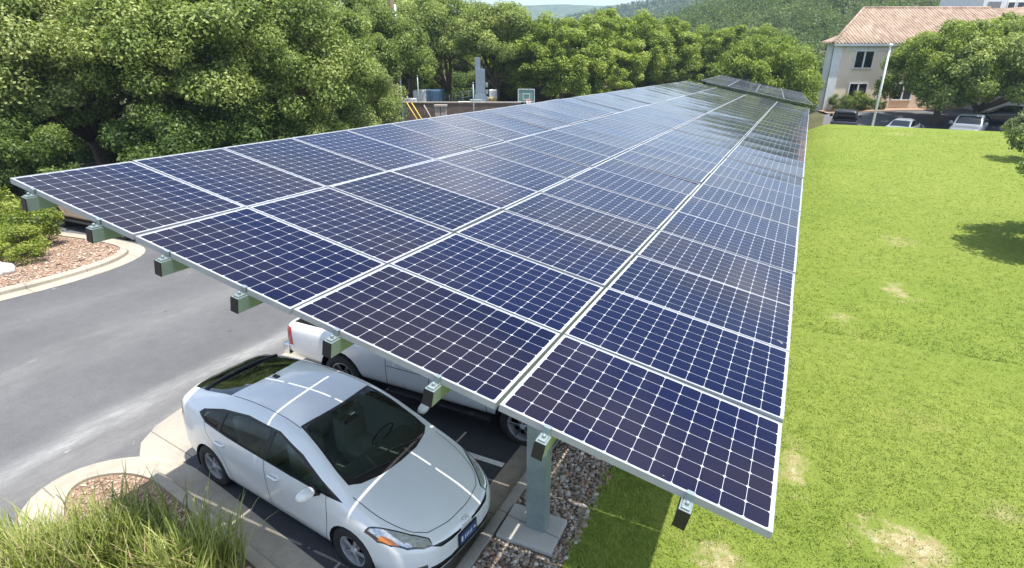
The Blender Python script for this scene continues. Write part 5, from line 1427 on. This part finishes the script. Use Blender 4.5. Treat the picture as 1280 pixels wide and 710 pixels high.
def van(bm):
    box(bm, (0, 0, 1.95), (2.3, 1.8, 1.5), bevel=.25)
simple('pale_trailer', 'pale blue trailer body half hidden by the oak with the slim trunk', 'trailer', 478, 58, (('body', van, M_plain('pale_blue', (.42, .5, .52), .4)), ('axle', lambda bm: [lathe(bm, [(0, -.1), (.35, -.1), (.35, .1), (0, .1)], 16, 'Y', Matrix.Translation((a, -.85, .85))) for a in (-.5, .5)], MAT['rubber']), ('bed', lambda bm: box(bm, (0, 0, 1.1), (2.5, 1.7, .2)), MAT['navy'])))
def rail(bm):
    for i in range(5): tube(bm, [(i*.55, 0, 2.1), (i*.55, 0, 3.45+i*.12)], .035, 6)
    for z in (2.5, 2.95, 3.4): tube(bm, [(0, 0, z), (2.2, 0, z+.48)], .03, 6)
simple('pipe_railing', 'dark blue pipe railing under the limbs of the old oak', 'railing', 562, 53, (('rails', rail, MAT['navy']), ('platform', lambda bm: box(bm, (1.1, .5, 1.1), (2.6, 1.2, 2.1)), MAT['brown_wall'])))
def slab(bm): box(bm, (0, 0, 2.75), (2.3, 1.2, .55), bevel=.05)
simple('white_rooftop_unit', 'low white box unit on the wall left of the grey stack', 'equipment box', 589, 51, (('body', slab, MAT['white_trim']), ('plinth', lambda bm: box(bm, (0, 0, 1.25), (2.1, 1.0, 2.5)), MAT['masonry'])))
def stack(bm):
    vs = [(-.48, -.4), (.48, -.4), (.48, .4), (-.48, .4)]
    prism(bm, [(a*1.0, b) for a, b in vs], 0, 3.6); prism(bm, [(a*.8, b*.8) for a, b in vs], 3.6, 5.6); prism(bm, [(a*.45-.2, b*.5) for a, b in vs], 5.6, 6.5)
def lumps(bm):
    for i in range(6): box(bm, (.52, -.1, 1.6+i*.55), (.22, .5, .36), bevel=.04)
simple('grey_stack', 'tall blue-grey sheet metal stack rising into the oaks', 'stack', 601, 51.5, (('shaft', stack, MAT['bluegrey']), ('side_boxes', lumps, MAT['galv']), ('cabinet', lambda bm: box(bm, (-.35, -.75, 2.3), (1.0, .5, 1.9), bevel=.03), M_plain('green_grey', (.3, .36, .34), .5))))
def loader(bm): box(bm, (0, 0, 2.4), (.9, 1.2, 1.5), bevel=.12)
simple('yellow_machine', 'small yellow machine right of the grey stack', 'machine', 615, 55, (('body', loader, M_plain('dull_yellow', (.55, .42, .16), .5)), ('cab', lambda bm: box(bm, (.1, 0, 3.45), (.7, .9, .7), bevel=.06), MAT['white_trim']), ('base', lambda bm: box(bm, (0, 0, .85), (1.2, 1.3, 1.7)), MAT['masonry'])))
for px, dh, top, lab in ((490, 44, 4.3, 'thin grey steel post at the left of the yard, first of the line'), (496.5, 44, 4.2, 'taller grey steel post beside the slim oak trunk'), (505, 44.5, 3.2, 'short grey steel post right of the slim oak trunk'), (523.5, 52, 5.0, 'pale steel post in front of the white tank'), (592, 48.5, 4.6, 'rusty steel post in front of the white box unit')):
    simple('steel_post', lab, 'post', px, dh, (('shaft', lambda bm, t=top: tube(bm, [(0, 0, 0), (0, 0, t)], .05, 8), MAT['galv']), ('cap', lambda bm, t=top: lathe(bm, [(0, t), (.07, t), (.07, t+.06), (0, t+.08)], 10), MAT['galv'])), 'steel posts of the yard')
for px, lab in ((512, 'leaning yellow guy-wire guard, left of two'), (518, 'leaning yellow guy-wire guard, right of two')):
    simple('guy_wire_guard', lab, 'guy wire', px, 46, (('guard', lambda bm: tube(bm, [(1.6, 0, .2), (-.2, 0, 3.3)], .05, 6), MAT['yellow']), ('wire', lambda bm: tube(bm, [(-.2, 0, 3.3), (-3.0, 0, 8.2)], .012, 5), MAT['galv'])), 'guy wires of the utility pole')
simple('leaning_board', 'pale board leaning against the brown wall by the pillars', 'board', 537, 48.6, (('board', lambda bm: tube(bm, [(.6, 0, .9), (-.5, .3, 2.9)], .06, 4), MAT['masonry']),))
# basketball hoop
def hoop():
    x, y = frame(658, 52, 2.0)
    rt = thing('basketball_hoop', 'basketball hoop with a clear white-edged backboard above the canopy edge', 'basketball hoop', (x, y, -1.9), RZ-.15)
    bm = bmesh.new(); box(bm, (0, 0, 3.42), (1.36, .03, 1.02)); bm_obj('backboard', bm, M_plain('clear_board', (.20, .33, .29), .15), rt)
    bm = bmesh.new()
    for c, s in (((0, -.02, 3.93), (1.42, .05, .06)), ((0, -.02, 2.91), (1.42, .05, .06)), ((-.69, -.02, 3.42), (.06, .05, .96)), ((.69, -.02, 3.42), (.06, .05, .96)), ((0, -.025, 3.55), (.6, .02, .05)), ((0, -.025, 3.1), (.6, .02, .05)), ((-.28, -.025, 3.32), (.05, .02, .42)), ((.28, -.025, 3.32), (.05, .02, .42))): box(bm, c, s)
    bm_obj('backboard_frame', bm, MAT['steel_white'], rt)
    bm = bmesh.new(); lathe(bm, [(.23, -.012), (.245, 0), (.23, .012), (.22, 0)], 24, 'Z', Matrix.Translation((.25, -.42, 3.05)), closed=True); box(bm, (.25, -.1, 3.05), (.12, .22, .06)); bm_obj('rim', bm, M_plain('orange_rim', (.5, .12, .03), .5), rt)
    bm = bmesh.new()
    for k in range(12):
        a = 2*math.pi*k/12
        for sg in (1, -1):
            tube(bm, [(.25+.23*math.cos(a), -.42+.23*math.sin(a), 3.04), (.25+.17*math.cos(a+sg*.35), -.42+.17*math.sin(a+sg*.35), 2.8), (.25+.13*math.cos(a+sg*.7), -.42+.13*math.sin(a+sg*.7), 2.6)], .012, 4)
    bm_obj('net', bm, MAT['steel_white'], rt)
    bm = bmesh.new(); tube(bm, [(-.25, .9, 0), (-.25, .9, 2.3), (-.2, .05, 3.2)], .07, 8); bm_obj('pole', bm, MAT['galv'], rt)
hoop()
# utility poles over the trees
for px, dh, ht, lab, w in ((404, 37.5, 11.5, 'brown wooden utility pole with a grey transformer over the oaks', 1), (489, 44, 13, 'utility pole with a pale conduit rising behind the oaks', 0)):
    x, y = spot(px, dh, 8); rt = thing('utility_pole', lab, 'utility pole', (x, y, -1.95), RZ, 'utility poles behind the oaks')
    bm = bmesh.new(); tube(bm, [(0, 0, 0), (0, 0, ht)], [.2, .13], 10); bm_obj('shaft', bm, MAT['bark'], rt)
    bm = bmesh.new(); box(bm, (0, 0, ht-.7), (2.2, .12, .14)); bm_obj('crossarm', bm, MAT['bark'], rt)
    if w:
        bm = bmesh.new(); lathe(bm, [(0, 9.2), (.32, 9.2), (.34, 10.6), (.2, 10.75), (0, 10.75)], 16, 'Z', Matrix.Translation((-.48, 0, .3))); bm_obj('transformer', bm, MAT['bluegrey'], rt)
    else:
        bm = bmesh.new(); tube(bm, [(.25, 0, 0), (.25, 0, ht-3)], .07, 8); bm_obj('conduit', bm, MAT['white_trim'], rt)
# pale house specks on the far slope
x, y = spot(755, 560, 20)
hs = thing('hillside_house', 'tiny pale house with a pink roof on the far slope', 'house', (x, y, z_at(25, 560)-4), RZ)
bm = bmesh.new(); box(bm, (0, 0, 3), (13, 8, 6)); bm_obj('wall', bm, MAT['pale_stucco'], hs)
bm = bmesh.new()
v = [bm.verts.new(p) for p in ((-9, -5.5, 6), (9, -5.5, 6), (9, 5.5, 6), (-9, 5.5, 6), (-5, 0, 10), (5, 0, 10))]
for q in ((0, 1, 5, 4), (1, 2, 5), (2, 3, 4, 5), (3, 0, 4), (3, 2, 1, 0)): bm.faces.new([v[i] for i in q])
bm_obj('roof', bm, MAT['tile'], hs)
# pale rock at the bushes of the island
bm = bmesh.new(); bmesh.ops.create_icosphere(bm, subdivisions=3, radius=1)
r = np.random.default_rng(2)
for v in bm.verts: v.co = Vector((v.co.x*.55, v.co.y*.4, v.co.z*.22))*(1+.12*math.sin(v.co.x*5+v.co.y*7)+r.normal(0, .02))
o = bm_obj('landscape_rock', bm, M_plain('white_limestone', (.62, .6, .55), .9, 0, .2, 8), None, smooth=True)
o.location = put(-13.3, 4.75, .15); tag(o, 'flat white limestone rock at the left picture edge beside the island bushes', 'rock')
# ------------------------------------------------------------------ sky, sun, camera
SUN_EL, SUN_AZ = 73.8, 94.5       # azimuth clockwise from +y
w = bpy.data.worlds.new('World'); scene.world = w; w.use_nodes = True
nt = w.node_tree; bg = nt.nodes['Background']
sky = nt.nodes.new('ShaderNodeTexSky'); sky.sky_type = 'NISHITA'; sky.sun_disc = False
sky.sun_elevation = R_(SUN_EL); sky.sun_rotation = R_(SUN_AZ); sky.air_density = 1.0; sky.dust_density = 0.8; sky.ozone_density = 1.0
# unseen clouds added for grey reflections in the panels
tc = nt.nodes.new('ShaderNodeTexCoord'); sp = nt.nodes.new('ShaderNodeSeparateXYZ'); nt.links.new(tc.outputs['Generated'], sp.inputs[0])
def wm(op, a, b):
    n = nt.nodes.new('ShaderNodeMath'); n.operation = op
    for i, v in enumerate((a, b)):
        if isinstance(v, (int, float)): n.inputs[i].default_value = v
        else: nt.links.new(v, n.inputs[i])
    return n.outputs[0]
zz = wm('ADD', wm('MAXIMUM', sp.outputs['Z'], 0.0), 0.16)
cb = nt.nodes.new('ShaderNodeCombineXYZ'); nt.links.new(wm('DIVIDE', sp.outputs['X'], zz), cb.inputs[0]); nt.links.new(wm('DIVIDE', sp.outputs['Y'], zz), cb.inputs[1])
no = nt.nodes.new('ShaderNodeTexNoise'); no.inputs['Scale'].default_value = 1.35; no.inputs['Detail'].default_value = 7; no.inputs['Roughness'].default_value = 0.56; nt.links.new(cb.outputs[0], no.inputs['Vector'])
rp = nt.nodes.new('ShaderNodeValToRGB'); rp.color_ramp.elements[0].position = 0.53; rp.color_ramp.elements[1].position = 0.66
rp.color_ramp.elements[0].color = (0, 0, 0, 1); rp.color_ramp.elements[1].color = (.8, .8, .8, 1)
nt.links.new(no.outputs['Fac'], rp.inputs['Fac'])
mx = nt.nodes.new('ShaderNodeMix'); mx.data_type = 'RGBA'; nt.links.new(wm('MULTIPLY', rp.outputs['Color'], wm('MINIMUM', wm('MAXIMUM', wm('MULTIPLY', wm('SUBTRACT', sp.outputs['Z'], .06), 6.0), 0.0), 1.0)), mx.inputs['Factor']); hs_ = nt.nodes.new('ShaderNodeHueSaturation'); hs_.inputs['Saturation'].default_value = .86; nt.links.new(sky.outputs[0], hs_.inputs['Color']); nt.links.new(hs_.outputs[0], mx.inputs['A']); mx.inputs['B'].default_value = (9.0, 9.2, 9.6, 1)
nt.links.new(mx.outputs['Result'], bg.inputs['Color']); bg.inputs['Strength'].default_value = 0.15
sl = bpy.data.lights.new('sun', 'SUN'); sl.energy = 4.2; sl.angle = R_(0.5); sl.color = (1, .955, .89)
so = bpy.data.objects.new('sun', sl); COL.objects.link(so)
so.rotation_euler = (0, 0, 0)
sd = Vector((math.sin(R_(SUN_AZ))*math.cos(R_(SUN_EL)), math.cos(R_(SUN_AZ))*math.cos(R_(SUN_EL)), math.sin(R_(SUN_EL))))
so.rotation_euler = sd.to_track_quat('Z', 'Y').to_euler(); so.location = sd*60

cam = bpy.data.cameras.new('camera'); co = bpy.data.objects.new('camera', cam); COL.objects.link(co); scene.camera = co
cam.sensor_width = 36; cam.lens = FPX/1280*36; cam.clip_start = .05; cam.clip_end = 8000
m = Matrix.Identity(4)
for i in range(3): m[i][0], m[i][1], m[i][2], m[i][3] = MW[i, 0], -MW[i, 1], -MW[i, 2], CAM[i]
co.matrix_world = m
vs = scene.view_settings; vs.view_transform = 'Standard'; vs.look = 'None'; vs.gamma = 1; vs.exposure = 0.86; vs.use_curve_mapping = False
scene.render.film_transparent = False
cy = scene.cycles; cy.max_bounces = 8; cy.transparent_max_bounces = 12; cy.caustics_reflective = False; cy.caustics_refractive = False
cy.use_denoising = True; cy.sample_clamp_indirect = 6
scene.world.cycles.sampling_method = 'AUTOMATIC'

# the summer air between here and the ridges
bm = bmesh.new(); box(bm, (0, 0, 66), (7400, 7400, 146)); hz = bm_obj('haze', bm, ()); tag(hz, kind='stuff')
hm = bpy.data.materials.new('haze_air'); hm.use_nodes = True; hn = hm.node_tree
for n in list(hn.nodes):
    if n.type == 'BSDF_PRINCIPLED': hn.nodes.remove(n)
pv = hn.nodes.new('ShaderNodeVolumePrincipled'); pv.inputs['Color'].default_value = (.62, .78, 1, 1); pv.inputs['Density'].default_value = 0.00042; pv.inputs['Anisotropy'].default_value = 0.2
hn.links.new(pv.outputs[0], hn.nodes['Material Output'].inputs['Volume']); hz.data.materials.append(hm)
